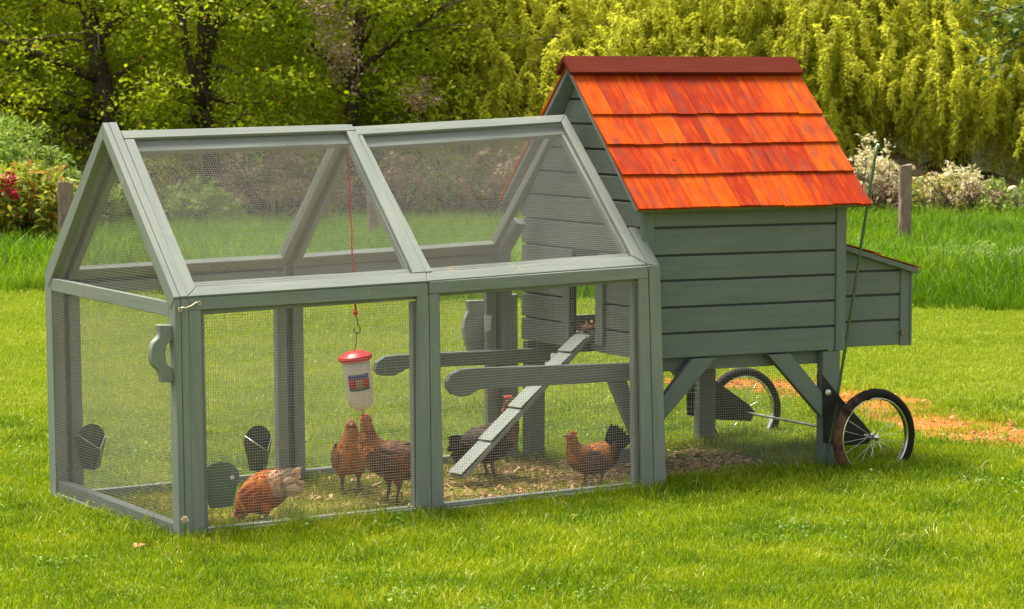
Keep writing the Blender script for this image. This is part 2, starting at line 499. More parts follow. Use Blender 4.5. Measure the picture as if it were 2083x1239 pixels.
# bare orange soil beside and behind the coop
def blob_sheet(name, spine, widths, z, mat, seed):
    rg = random.Random(seed); me = bpy.data.meshes.new(name); v = []; f = []
    S = [np.array(p) for p in spine]; P = []; Wd = []
    for i in range(len(S)-1):
        for k in range(8):
            t = k/8; P.append(S[i]*(1-t)+S[i+1]*t); Wd.append(widths[i]*(1-t)+widths[i+1]*t)
    P.append(S[-1]); Wd.append(widths[-1]); n = len(P); K = 6
    for i in range(n):
        t = P[min(i+1, n-1)]-P[max(i-1, 0)]; t /= np.linalg.norm(t); q = np.array([-t[1], t[0]])
        for side, e in ((-1, rg.uniform(.65, 1.2)), ):
            pass
        el, er = Wd[i]*rg.uniform(.6, 1.25), Wd[i]*rg.uniform(.6, 1.25)
        for k in range(K+1):
            s = -el+(el+er)*k/K; p = P[i]+q*s
            v.append((p[0], p[1], z))
    for i in range(n-1):
        for k in range(K):
            a = i*(K+1)+k; f.append((a, a+1, a+K+2, a+K+1))
    me.from_pydata(v, [], f)
    o = link(name, me, mat); o['kind'] = 'structure'; return o
DIRT_SPINE = [(5.3, 4.0), (5.75, 3.2), (5.75, 2.3), (5.35, 1.3), (5.2, .55), (5.6, -.3), (6.6, -1.4)]
DIRT_W = [.10, .30, .27, .31, .40, .42, .4]
blob_sheet('bare_soil', DIRT_SPINE, DIRT_W, .005, M['dirt'], 3)
W = 1.4442
sheet('pen_floor', [.05, .9, 1.75, 2.62], [.04, .5, 1., 1.40], lambda x, y: .004, M['pen_soil'])

# ------------------------------------------------------------------ the run
RN = np.array([0, -.71571, .69840]); RP = np.array([0, 0, 1.1])
def on_roof(px, py, off=0.): return hit(px, py, RN, RP+RN*off)
def mir(p): return np.array([p[0], W-p[1], p[2]])
NM = {1: np.array([0, -1., 0]), -1: np.array([0, 1., 0])}
run = empty('chicken_run')
tag(run, 'long sage green wooden run with wire mesh sides and a pitched mesh roof', 'chicken run')

def frame(name, parent, boards):
    """boards: (poly, normal, thickness); each board its own mesh"""
    for poly, n, t in boards:
        b = MB(); b.prism(poly, n, t)
        o = b.build(name, M['sage'], parent, bevel=.0025)
    return o
def holder(name, parent):
    o = empty(name); o.parent = parent; return o
def yq(*pts, y=0.): return [on_y(px, py, y) for px, py in pts]
def side(s, T):
    """front (s=1) or rear (s=-1) pair of panels; T maps front points to that side"""
    N = NM[s]
    L = lambda q, t=.02, back=0.: ([T(p)-N*back for p in q], N, t)
    bz = lambda q, z: [np.array([p[0], p[1], min(p[2], z) if i in (2, 3) else p[2]]) for i, p in enumerate(q)]
    for k in (0, 1):
        if k == 0:
            tr = yq((384, 607), (870, 576), (871, 602), (384, 632))
            sl = yq((384.5, 632), (409, 631), (418, 1098), (392, 1104))
            sr = yq((849, 602.5), (872.5, 601), (878, 1053), (850, 1057))
            br = yq((418, 1083), (849, 1034), (850, 1057), (418, 1098))
            inner = yq((400, 622), (862, 592), (866, 1050), (405, 1096))
        else:
            tr = yq((873.5, 573), (1317.5, 541), (1319, 566), (873.5, 598))
            sl = yq((874, 599), (893, 597.5), (904, 1050), (879, 1053))
            sr = yq((1299, 567.5), (1319, 566.5), (1331, 992), (1306, 994))
            br = yq((904, 1035), (1306, 988), (1306, 994), (904, 1050))
            inner = yq((882, 585), (1310, 554), (1318, 990), (890, 1046))
        for q in (sl, sr): q[2][2] = q[3][2] = -.02
        br[2][2] = br[3][2] = -.03
        # trim outside, mesh, and a wider frame inside
        o = holder('side_panel', run); frame('post', o, [L(sl), L(sr)])
        frame('top_rail', o, [L(tr)])
        frame('bottom_rail', o, [L(br)])
        bk = []
        def inset(q, d, dz=0):
            c = sum(q)/4
            return [p+(c-p)*d for p in q]
        x0, x1 = inner[0][0], inner[1][0]; z0, z1 = -.02, inner[0][2]+.01
        bk.append(L([np.array([x0, 0, z1-.055]), np.array([x1, 0, z1-.055+.01]), np.array([x1, 0, z1+.012]), np.array([x0, 0, z1])], .038, .026))
        bk.append(L([np.array([x0, 0, -.03]), np.array([x1, 0, -.03]), np.array([x1, 0, .05]), np.array([x0, 0, .05])], .038, .026))
        for xa, xb in ((x0-.008, x0+.048), (x1-.048, x1+.008)):
            bk.append(L([np.array([xa, 0, .051]), np.array([xb, 0, .051]), np.array([xb, 0, z1-.056]), np.array([xa, 0, z1-.056])], .036, .026))
        frame('inner_rail', o, bk)
        b = MB()
        wires(b, [T(p)-N*.0225 for p in inner], (1, 0, 0), (0, 0, 1), seed=k+3*s)
        b.build('wire_mesh', M['wire'], o, recalc=False)
side(1, lambda p: np.asarray(p, float)); side(-1, mir)

def roof_side(s, T):
    N = RN if s == 1 else np.array([0, .71571, .69840])
    L = lambda q, t=.02, back=0.: ([T(p)-N*back for p in q], N, t)
    rq = lambda *pts: [on_roof(px, py) for px, py in pts]
    for k in (0, 1):
        if k == 0:
            tr = rq((246, 266), (716, 252.5), (722, 265), (253, 281.5))
            sl = rq((253, 282.7), (273, 282), (398.5, 584.3), (382, 602))
            sr = rq((705, 266), (725, 265.5), (866.5, 553), (841, 555))
            br = rq((399, 584.5), (866.5, 554), (870, 572), (382.5, 603))
            inner = rq((260, 274), (714, 259), (856, 562), (392, 592))
        else:
            tr = rq((722.5, 258), (1151, 232.5), (1142, 248), (728, 274))
            sl = rq((726.5, 275), (737.5, 274), (880, 552), (867, 553.5))
            sr = rq((1142.5, 248), (1151.5, 233), (1317, 537), (1286.5, 520))
            br = rq((868, 554.5), (1286, 521), (1317, 538), (870.5, 571.5))
            inner = rq((730, 267), (1144, 241), (1300, 529), (874, 562))
        o = holder('roof_panel', run); frame('stile', o, [L(sl), L(sr)])
        frame('top_rail', o, [L(tr)])
        frame('bottom_rail', o, [L(br)])
        # wider inner rails that show through the mesh
        a, bb, c, d = inner
        e = (d-a)/np.linalg.norm(d-a); w1 = .085; w2 = .07
        f2 = (c-bb)/np.linalg.norm(c-bb)
        bk = [L([a, bb, bb+f2*w1, a+e*w1], .03, .024), L([d-e*w2, c-f2*w2, c, d], .03, .024)]
        gx = np.array([1., 0, 0])
        bk.append(L([a+e*(w1+.001), a+e*(w1+.001)+gx*.035, d-e*(w2+.001)+gx*.035, d-e*(w2+.001)], .034, .024))
        bk.append(L([bb+f2*(w1+.001)-gx*.035, bb+f2*(w1+.001), c-f2*(w2+.001), c-f2*(w2+.001)-gx*.035], .034, .024))
        frame('inner_rail', o, bk)
        b = MB()
        wires(b, [T(p)-N*.0225 for p in inner], (1, 0, 0), d-a if s == 1 else mir(d)-mir(a), seed=k+5*s)
        b.build('wire_mesh', M['wire'], o, recalc=False)
roof_side(1, lambda p: np.asarray(p, float)); roof_side(-1, mir)

# ridge board under the two roof slopes
frame('ridge_board', run, [([(.07, .69, 1.72), (2.53, .69, 1.735), (2.53, .69, 1.80), (.07, .69, 1.785)], (0, -1, 0), .045)])

# end door (plane X=0) : frame of posts, rafters and rails, with its own mesh
XN = np.array([-1., 0, 0])
def xq(*pts): return [on_x(px, py) for px, py in pts]
DP = .066
apex = np.array([0, W/2, 1.852]); apin = np.array([0, W/2, 1.775])
fr = [np.array([0, 0, 1.085]), np.array([0, 0, 1.095])]
door = holder('end_door', run)
frame('post', door, [
    ([(0, 0, -.025), (0, .066, -.025), (0, .066, 1.075), (0, 0, 1.085)], XN, .028),
    ([(0, W-.078, .0), (0, W, .0), (0, W, 1.10), (0, W-.078, 1.08)], XN, .064),
    ([(.0305, 0, -.025), (.0305, .07, -.025), (.0305, .07, 1.075), (.0305, 0, 1.085)], XN, .036)])
e1 = (apex-fr[1]); e1 /= np.linalg.norm(e1)
n1 = np.cross(e1, XN); n1 /= np.linalg.norm(n1)
if n1[1] > 0: n1 = -n1                       # outward of the front slope
frame('rafter', door, [([fr[1]+XN*.003, apex+XN*.003, apin+XN*.003, fr[1]-n1*.062+np.array([-.003, 0, -.012])], XN, .029),
                       ([fr[1]+XN*-.0275+n1*.002, apex+XN*-.0275+n1*.002, apin+XN*-.0275, fr[1]-n1*.06+XN*-.0275+np.array([0, 0, -.012])], XN, .040)])
rr = np.array([0, W, 1.115])
n2 = np.array([0, -n1[1], n1[2]])
frame('rafter', door, [([rr+XN*.003, apex+(-.003, .0005, 0), apin+(-.003, .0005, 0), rr-n2*.062+(-.003, 0, -.02)], XN, .067)])
frame('eave_rail', door, [([(0, .067, 1.005), (0, W-.079, 1.036), (0, W-.079, 1.098), (0, .067, 1.070)], XN, .022)])
frame('bottom_rail', door, [([(.008, .067, -.02), (.008, W-.079, .005), (.008, W-.079, .115), (.008, .067, .075)], XN, .05),
                            ([(0, .067, -.02), (0, W-.079, .006), (0, W-.079, .058), (0, .067, .012)], XN, .0075)])
b = MB()
wires(b, [(.006, .06, .01), (.006, W-.07, .05), (.006, W-.07, 1.05), (.006, .06, 1.02)], (0, 1, 0), (0, 0, 1), seed=4)
b.build('wire_mesh', M['wire'], door, recalc=False)
b = MB()
wires(b, [(.035, .03, 1.06), (.035, W-.03, 1.09), (.035, W/2, 1.80)], (0, 1, 0), (0, 0, 1), seed=8)
b.build('wire_mesh', M['wire'], door, recalc=False)
b = MB()
hp = [(352, 661), (324, 661), (325, 683), (313, 698), (309, 718), (312, 742), (326, 757), (330, 778), (353, 778), (353, 752), (341, 741), (337, 720), (340, 702), (352, 690)]
hq = [on_y(px, py, .028) for px, py in hp]
def curve(P, k=4):
    P = [np.asarray(p) for p in P]; out = []
    for i in range(len(P)-1):
        p0, p1, p2, p3 = P[max(i-1, 0)], P[i], P[i+1], P[min(i+2, len(P)-1)]
        for j in range(k):
            t = j/k; out.append(.5*((2*p1)+(p2-p0)*t+(2*p0-5*p1+4*p2-p3)*t*t+(3*p1-p0-3*p2+p3)*t**3))
    return out+[P[-1]]
oc = curve([hq[i] for i in (1, 2, 3, 4, 5, 6, 7)]); ic = curve([hq[0], hq[13]*.98+hq[0]*.02, hq[12], hq[11], hq[10], hq[9], hq[8]])
i0 = 0; n = len(oc)
for k in range(n):
    for p in (oc[k], ic[k]):
        b.v += [tuple(p), tuple(p+np.array([0, .042, 0]))]
for k in range(n-1):
    a, c = 4*k, 4*k+4
    uvk = lambda: [(k*.02, 0), (k*.02, .04), (k*.02+.02, .04), (k*.02+.02, 0)]
    b.face([a, a+2, c+2, c], uvk()); b.face([a+1, c+1, c+3, a+3], uvk()); b.face([a, c, c+1, a+1], uvk()); b.face([a+2, a+3, c+3, c+2], uvk())
b.face([0, 1, 3, 2]); b.face([4*n-4, 4*n-2, 4*n-1, 4*n-3])
b.build('handle', M['sage'], door, bevel=.004)
b = MB()
hk = [on_y(366, 630, -.012), on_y(370, 626, -.016), on_y(378, 627, -.016), on_y(390, 622, -.014), on_y(400, 615, -.014), on_y(405, 617, -.008)]
b.tube(hk, .004, 6); b.ring(hk[0], (0, 1, 0), .008, .003, 12, 6); b.ring(hk[-1], (0, 1, 0), .008, .003, 12, 6)
b.build('hook_latch', M['brass'], door, smooth=True)

# frame at the house end
ep = yq((1320.5, 540), (1343, 541), (1356, 992), (1332, 992)); ep[2][2] = ep[3][2] = -.02
NFR = NM[1]
sp = [on_roof(1279, 461, -.002), on_roof(1302, 463, -.002), on_roof(1343, 540, -.002), on_roof(1318, 537.5, -.002)]
ef = holder('end_frame', run)
frame('post', ef, [(ep, NFR, .075), ([mir(p) for p in ep], NM[-1], .075)])
frame('gusset', ef, [(sp, RN, .045), ([mir(p) for p in sp], np.array([0, .71571, .6984]), .045)])
# scalloped board on the rear corner of the run, with a pale card tag
sc_px = [(1052, 608), (952, 612), (954, 632), (947, 648), (944, 668), (947, 690), (954, 716), (960, 722), (1052, 722)]
b = MB(); b.prism([on_y(px, py, W+.03) for px, py in sc_px], NM[1], .03)
sb = b.build('scalloped_board', M['sage'], run, bevel=.003)
b = MB(); b.prism([on_y(px, py, W-.065) for px, py in [(986, 643), (1000, 641), (998, 672), (987, 675)]], NM[1], .003)
b.build('card_tag', M['tag_white'], sb)
b = MB(); b.prism([on_y(px, py, W+.02) for px, py in [(1024, 600), (1053, 598), (1056, 950), (1027, 950)]], NM[1], .03)
b.build('corner_board', M['sage'], run, bevel=.003)
# mesh skirt from the run along the foot of the house
SK = [(2.64, .10, .02), (3.64, .025, .02), (3.64, .025, .60), (2.64, .10, .60)]

# ------------------------------------------------------------------ the hen house on legs and wheels
TH, TILT = -.0673, .014
house = empty('hen_house', (3.7608, .0421, 0), (0, TILT, TH))
tag(house, 'raised sage green hen house with an orange shingle roof and two wheels', 'hen house')
HM = Matrix.Translation((3.7608, .0421, 0)) @ Matrix.Rotation(TH, 4, 'Z') @ Matrix.Rotation(TILT, 4, 'Y')
HI = HM.inverted()
def h_on(px, py, bpl):
    """pixel onto the house's own plane b = bpl, in house coordinates"""
    n = np.array((HM.to_3x3() @ Vector((0, 1, 0)))); p0 = np.array(HM @ Vector((0, bpl, 0)))
    return np.array(HI @ Vector(hit(px, py, n, p0)))
def hmb(name, fn, mat, parent=house, bevel=.0025, smooth=False):
    b = MB(); fn(b); return b.build(name, mat, parent, smooth, bevel)
A0, B1, ZB, ZT, ZR, BR = -1.195, 1.24, .622, 1.322, 2.045, .62
ZL = [.622, .743, .873, 1.005, 1.130, 1.268, 1.395, 1.52, 1.645, 1.77, 1.895, 2.02, 2.10]
GAP = .0055
def slope_z(bb): return ZT+.012+(ZR-ZT)*(1-abs(bb-BR)/BR)-.012
# front wall : boards between two corner posts
def f(b):
    for i in range(6):
        z0, z1 = ZL[i]+(GAP if i else 0), min(ZL[i+1], 1.335)-GAP
        if i == 5: z1 = 1.352
        b.prism([(-1.1265, .008, z0), (-.0475, .008, z0), (-.0475, .008, z1), (-1.1265, .008, z1)], (0, -1, 0), .016)
fw = hmb('front_wall', f, M['siding'])
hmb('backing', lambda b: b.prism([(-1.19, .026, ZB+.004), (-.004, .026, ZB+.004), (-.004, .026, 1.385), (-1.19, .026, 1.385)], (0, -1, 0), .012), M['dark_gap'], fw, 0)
hmb('corner_post', lambda b: b.prism([(-1.195, 0, ZB-.004), (-1.128, 0, ZB-.004), (-1.128, 0, 1.356), (-1.195, 0, 1.356)], (0, -1, 0), .025), M['siding'], fw)
hmb('corner_post', lambda b: b.prism([(-.046, 0, ZB-.006), (.014, 0, ZB-.006), (.014, 0, 1.356), (-.046, 0, 1.356)], (0, -1, 0), .025), M['siding'], fw)

# gable walls
def gable(bm_, a, nrm, hole):
    pent = [(.0265, ZB), (B1, ZB), (B1, ZT), (BR, ZR-.01), (.0265, ZT+.03)]
    for i in range(12):
        z0, z1 = ZL[i]+(GAP if i else 0), ZL[i+1]-GAP
        for b0, b1 in ((0, 9),) if not hole or z1 <= hole[2] or z0 >= hole[3] else ((0, hole[0]), (hole[1], 9)):
            zz0, zz1 = z0, z1
            if hole and b1 == 9 and b0 == 0 and z1 > hole[2] and z0 < hole[2]: pass
            p = clip(pent, 0, -1, -zz0); p = clip(p, 0, 1, zz1); p = clip(p, -1, 0, -b0); p = clip(p, 1, 0, b1)
            if len(p) >= 3: bm_.prism([(a, q[0], q[1]) for q in p], nrm, .016)
POP = (.446, .715, .69, 1.03)
gw = hmb('gable_wall', lambda b: gable(b, A0+.004, (-1, 0, 0), POP), M['siding'])
def backing(b, a, hole):
    pent = [(.03, ZB+.004), (B1-.005, ZB+.004), (B1-.005, ZT), (BR, ZR-.02), (.03, ZT+.02)]
    pieces = [pent] if not hole else [clip(pent, 1, 0, hole[0]), clip(pent, -1, 0, -hole[1]),
              clip(clip(clip(pent, -1, 0, -hole[0]-.0005), 1, 0, hole[1]-.0005), 0, -1, -hole[3]),
              clip(clip(clip(pent, -1, 0, -hole[0]-.0005), 1, 0, hole[1]-.0005), 0, 1, hole[2])]
    for p in pieces:
        if len(p) >= 3: b.prism([(a, q[0], q[1]) for q in p], (-1, 0, 0), .012)
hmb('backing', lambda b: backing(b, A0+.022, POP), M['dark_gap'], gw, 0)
def f(b):
    for b0, b1 in ((POP[0]-.075, POP[0]), (POP[1], POP[1]+.075)):
        b.prism([(A0-.012, b0, .66), (A0-.012, b1, .66), (A0-.012, b1, POP[3]+.05), (A0-.012, b0, POP[3]+.05)], (-1, 0, 0), .014)
    b.prism([(A0-.010, POP[0], POP[3]), (A0-.010, POP[1], POP[3]), (A0-.010, POP[1], POP[3]+.05), (A0-.010, POP[0], POP[3]+.05)], (-1, 0, 0), .012)
hmb('door_frame', f, M['siding'], gw)
gw2 = hmb('gable_wall', lambda b: gable(b, -.004, (1, 0, 0), None), M['siding'])
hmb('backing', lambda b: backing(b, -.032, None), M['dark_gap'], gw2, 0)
# rear wall with its open doorway
RO = (-1.07, -.56)
def f(b):
    for i in range(6):
        z0, z1 = ZL[i]+(GAP if i else 0), ZL[i+1]-GAP
        spans = ((-1.19, RO[0]), (RO[1], -.005)) if 0 < i < 5 else ((-1.19, -.005),)
        for a, c in spans:
            b.prism([(c, B1+.016, z0), (a, B1+.016, z0), (a, B1+.016, z1), (c, B1+.016, z1)], (0, 1, 0), .014)
hmb('rear_wall', f, M['siding'])
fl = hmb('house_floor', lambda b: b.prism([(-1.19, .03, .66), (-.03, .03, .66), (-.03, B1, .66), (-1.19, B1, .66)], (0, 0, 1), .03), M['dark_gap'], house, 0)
for bb in (.06, B1-.10):   # bearers under the floor
    hmb('floor_bearer', lambda b: b.prism([(-1.15, bb, .55), (-.05, bb, .55), (-.05, bb, .629), (-1.15, bb, .629)], (0, -1, 0), .04), M['siding'])

# legs and braces
for a0 in (-1.19, -.122):
    for b0 in (.002, B1-.055):
        hmb('leg', lambda b: b.prism([(a0, b0, -.04), (a0+.106, b0, -.04), (a0+.106, b0, ZB-.008), (a0, b0, ZB-.008)], (0, -1, 0), .055), M['siding'])
for bb in (-.001, B1+.02):
    for q in ([(-1.083, .30), (-1.083, .42), (-.905, .6135), (-.765, .6135)], [(-.456, .6135), (-.323, .6135), (-.124, .405), (-.124, .278)]):
        hmb('brace', lambda b: b.prism([(x, bb, z) for x, z in q], (0, -1, 0), .038), M['siding'])
# carrying handles that run out into the pen
for bb in (.060, 1.13):
    def f(b):
        top, bot = .600, .515
        if bb < .5:
            pts = [(-1.08, top), (-2.10, top+.018), (-2.17, top+.013), (-2.215, top-.005), (-2.235, top-.04), (-2.232, top-.075), (-2.205, top-.105), (-2.16, top-.118), (-2.12, top-.112), (-2.06, bot), (-1.08, bot)]
        else:
            pts = [(-1.08, top-.02), (-1.98, top-.018), (-2.05, top-.024), (-2.095, top-.05), (-2.105, top-.09), (-2.08, top-.118), (-2.00, top-.125), (-1.96, top-.108), (-1.92, bot-.005), (-1.08, bot-.008)]
        b.prism([(x, bb, z) for x, z in pts], (0, -1, 0), .042)
    hmb('carry_handle', f, M['siding'])
hmb('brace', lambda b: b.prism([(-1.34, .062, .514), (-1.24, .062, .514), (-1.193, .062, .33), (-1.193, .062, .20)], (0, -1, 0), .038), M['siding'])
# skirt of mesh along the foot of the house
b = MB()
wires(b, [(-1.08, .062, .0), (-.02, .062, .0), (-.02, .062, .6), (-1.08, .062, .6)], (1, 0, 0), (0, 0, 1), seed=21)
b.build('wire_mesh', M['wire'], house, recalc=False)
b = MB()
wires(b, [(-1.08, B1-.062, .0), (-.12, B1-.062, .0), (-.12, B1-.062, .6), (-1.08, B1-.062, .6)], (1, 0, 0), (0, 0, 1), pitch=.0254, seed=22)
b.build('wire_mesh', M['wire'], house, recalc=False)
hmb('bottom_rail', lambda b: b.prism([(-1.08, .9, -.01), (-.62, .9, -.01), (-.62, .9, .05), (-1.08, .9, .05)], (0, -1, 0), .03), M['siding'])

# roof : deck, shingles in four courses, ridge cap
EAVE_B, EAVE_Z, RID_Z = -.079, 1.372, 2.066
RA0, RA1 = -1.272, .090
sl_v = np.array([0, BR-EAVE_B, RID_Z-EAVE_Z]); SL = np.linalg.norm(sl_v); sl_v /= SL
for s in (1, -1):
    nv = np.array([0, -sl_v[2], sl_v[1]])
    def pt(a, t, off=0.):
        p = np.array([a, EAVE_B, EAVE_Z])+sl_v*t+nv*off
        return p if s == 1 else np.array([p[0], 2*BR-p[1], p[2]])
    N = nv if s == 1 else np.array([0, -nv[1], nv[2]])
    rs = hmb('roof_slope', lambda b: b.prism([pt(RA0, -.004, -.004), pt(RA1, -.004, -.004), pt(RA1, SL-.002, -.004), pt(RA0, SL-.002, -.004)], N, .024), M['siding'])
    b = MB(); rg = random.Random(40+s)
    rows = [0., .227, .434, .645, .93]
    for r in range(4):
        a = RA0-.006
        while a < RA1:
            wd = rg.choice((.10, .12, .14, .155, .17)); a2 = min(a+wd, RA1+.008)
            if RA1-a2 < .05: a2 = RA1+.008
            t0 = rows[r]*SL-.012+rg.uniform(-.004, .004) if r else -.014+rg.uniform(-.006, .004)
            t1 = min(rows[r+1]*SL+.05, SL-.005)
            h0 = .0175 if r else .016
            q = [pt(a+.0008, t0, h0), pt(a2-.0008, t0, h0), pt(a2-.0008, t1, .004), pt(a+.0008, t1, .004)]
            lo = [pt(a+.0008, t0, .001), pt(a2-.0008, t0, .001), pt(a2-.0008, t1, .0005), pt(a+.0008, t1, .0005)]
            i0 = len(b.v); b.v += [tuple(x) for x in q+lo]
            ou = rg.uniform(0, 30); ov = rg.uniform(0, 30); LL = t1-t0
            Uq = [(ou, ov), (ou, ov+wd), (ou+LL, ov+wd), (ou+LL, ov)]*2
            for fc in ((0, 1, 2, 3), (7, 6, 5, 4), (0, 4, 5, 1), (1, 5, 6, 2), (2, 6, 7, 3), (3, 7, 4, 0)):
                b.face([i0+x for x in fc], [Uq[x] for x in fc])
            a = a2
    b.build('shingles', M['shingle'], rs)
def f(b):
    nv = np.array([0, -sl_v[2], sl_v[1]])
    top = np.array([0, BR, RID_Z+.048])
    for s in (1, -1):
        d = np.array([0, -sl_v[1]*s, -sl_v[2]]); N = np.array([0, nv[1]*s, nv[2]])
        q = [top, top+d*.118]
        b.prism([q[0]+(RA0-.028, 0, 0), q[0]+(RA1+.014, 0, 0), q[1]+(RA1+.014, 0, 0), q[1]+(RA0-.028, 0, 0)], N, .022)
hmb('ridge_cap', f, M['cap'], house, .002)

# nest box on the end wall
NB0, NB1, NA = .12, 1.10, .517
def f(b):
    zs = [.617, .748, .880, 1.006, 1.2]
    pent = [(.006, .617), (NA-.076, .617), (NA-.076, 1.022), (.006, 1.152)]
    for i in range(4):
        p = clip(clip(pent, 0, -1, -(zs[i]+(GAP if i else 0))), 0, 1, zs[i+1]-GAP)
        if len(p) >= 3:
            b.prism([(q[0], NB0+.006, q[1]) for q in p], (0, -1, 0), .014)
            b.prism([(q[0], NB1-.006, q[1]) for q in p], (0, 1, 0), .014)
    b.prism([(NA-.010, NB0, .619), (NA-.010, NB1, .619), (NA-.010, NB1, .995), (NA-.010, NB0, .995)], (1, 0, 0), .014)
    b.prism([(.006, NB0+.022, .630), (NA-.03, NB0+.022, .630), (NA-.03, NB1-.022, .630), (.006, NB1-.022, .630)], (0, 0, 1), .012)
nb = hmb('nest_box', f, M['siding'])
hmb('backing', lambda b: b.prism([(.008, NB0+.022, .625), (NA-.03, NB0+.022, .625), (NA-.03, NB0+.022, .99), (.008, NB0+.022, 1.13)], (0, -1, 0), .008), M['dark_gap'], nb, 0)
hmb('corner_post', lambda b: b.prism([(NA-.075, NB0, .611), (NA, NB0, .611), (NA, NB0, .995), (NA-.075, NB0, 1.018)], (0, -1, 0), .020), M['siding'], nb)
lid_d = np.array([.535, 0, -.155]); lid_d /= np.linalg.norm(lid_d); lid_n = np.array([-lid_d[2], 0, lid_d[0]])
def lp(t, bb, off=0.): return np.array([.006, bb, 1.168])+lid_d*t+lid_n*off
ld = hmb('lid', lambda b: b.prism([lp(0, NB0-.03), lp(.555, NB0-.03), lp(.555, NB1+.03), lp(0, NB1+.03)], lid_n, .028), M['siding'], nb)
def f(b):
    rg = random.Random(5)
    for t0, t1, h in ((.0, .30, .012), (.27, .565, .007)):
        bb = NB0-.036
        while bb < NB1+.03:
            b2 = min(bb+rg.uniform(.09, .15), NB1+.036)
            q = [lp(t0+rg.uniform(-.003, .003), bb, .004), lp(t1+rg.uniform(-.008, .004), bb, h+.002), lp(t1+rg.uniform(-.008, .004), b2-.0015, h+.002), lp(t0, b2-.0015, .004)]
            b.prism(q, lid_n, .0035); bb = b2
hmb('lid_shingles', f, M['shingle'], ld, 0)

# wheels, brackets, axle
def wheel(c, mud):
    c = np.array(c); ax = (0, 1, 0); R = .249
    b = MB(); b.ring(c, ax, R-.025, .025, 56, 10, 1.1)
    if mud:
        rg = random.Random(2)
        b.v = [tuple(np.array(p)+np.array([rg.uniform(-1, 1)*.0022, rg.uniform(-1, 1)*.003, rg.uniform(-1, 1)*.0022])*(1.2 if p[0] < c[0]+.02 else .3)) for p in b.v]
    o = b.build('wheel', M['mud'] if mud else M['tyre'], house, True)
    b = MB()
    prof_r = R-.048
    b.ring(c+(0, -.006, 0), ax, prof_r, .006, 56, 8, 1.9); b.ring(c+(0, .006, 0), ax, prof_r, .006, 56, 8, 1.9)
    b.build('rim', M['chrome'], o, True)
    b = MB(); rg = random.Random(9)
    for k in range(20):
        t = 2*math.pi*(k+.3)/20; sd_ = .022 if k % 2 else -.022
        h = c+np.array([math.cos(t+(.5 if k % 4 < 2 else -.5))*.016, sd_, math.sin(t+(.5 if k % 4 < 2 else -.5))*.016])
        b.tube([h, c+np.array([math.cos(t)*prof_r, 0, math.sin(t)*prof_r])], .0013, 5)
    b.build('spokes', M['chrome'], o, True)
    b = MB(); b.lathe(c+(0, -.036, 0), ax, [(0, .006), (.004, .012), (.008, .013), (.012, .018), (.018, .018), (.022, .012), (.05, .012), (.054, .018), (.06, .018), (.066, .013)], 20)
    b.build('hub', M['chrome'], o, True)
    return o
HUB = h_on(1778, 889, -.10); HUB2 = h_on(1510, 838, 1.31)
wheel((HUB[0], -.10, HUB[2]), True)
wheel((HUB2[0], 1.31, max(HUB2[2], .135)), False)
def bracket(hub, bb, s):
    q = [h_on(px, py, -.02) for px, py in [(1676, 762), (1716, 812), (1766, 868), (1780, 885), (1770, 904), (1715, 908), (1678, 900)]]
    dz = hub[2]-HUB[2]; dx = hub[0]-HUB[0]
    def f(b):
        b.prism([(p[0]+(dx if i in (2, 3, 4) else 0), bb, p[2]+(dz if i in (2, 3, 4) else 0)) for i, p in enumerate(q)], (0, -1, 0), .006)
        b.prism([(p[0]+.004+(dx if i in (2, 3, 4) else 0), bb+.052, p[2]+(dz if i in (2, 3, 4) else 0)) for i, p in enumerate(q)], (0, -1, 0), .006)
    o = hmb('wheel_bracket', f, M['black_steel'])
    bp = h_on(1685, 799, -.02)
    b = MB(); b.lathe((bp[0], bb-.006-.012*(1 if s > 0 else -1), bp[2]), (0, 1, 0), [(0, .008), (.003, .017), (.006, .018), (.016, .018)], 14)
    b.build('bolt', M['galv'], o, True)
bracket((HUB[0], 0, HUB[2]), -.006, 1)
bracket((HUB2[0], 0, max(HUB2[2], .135)), B1+.03, -1)
b = MB(); b.tube([(HUB[0], -.12, HUB[2]), (HUB2[0], 1.35, max(HUB2[2], .135))], .007, 8)
b.build('axle', M['galv'], house, True)

# ------------------------------------------------------------------ ramp
rt0 = HM @ Vector((A0-.015, .47, .69)); rt1 = HM @ Vector((A0-.015, .70, .69))
bt0 = on_y(944, 974, .62); 
rtL = np.array(rt1); rtR = np.array(rt0)
dn = on_y(927, 968, .70)
ramp_dir = dn-(rtL+rtR)/2; RL = np.linalg.norm(ramp_dir); ramp_dir /= RL
cr = (rtL-rtR); cr /= np.linalg.norm(cr); cr = cr-ramp_dir*(cr @ ramp_dir); cr /= np.linalg.norm(cr)
rn = np.cross(cr, ramp_dir); rn = rn if rn[2] > 0 else -rn
ramp_o = empty('chicken_ramp', tuple(dn))
tag(ramp_o, 'sloping sage green board ramp leading up to the pop door', 'ramp')
mid = (rtL+rtR)/2-dn
def rp(t, wv, off=0.): return mid+ramp_dir*(t*RL)+cr*wv+rn*off
b = MB()
b.prism([rp(-.02, .070), rp(-.02, -.070), rp(1.0, -.070), rp(1.0, .070)], rn, .02)
b.build('ramp_board', M['sage'], ramp_o, bevel=.003)
for k, (t0, t1) in enumerate(((0, .125), (.125, .30), (.30, .53), (.53, .765), (.765, 1.0))):
    b = MB()
    b.prism([rp(t0, .066, .006), rp(t0, -.066, .006), rp(t1-.004, -.066, .016), rp(t1-.004, .066, .016)], rn, .0055)
    b.build('tread', M['sage'], ramp_o, bevel=.001)

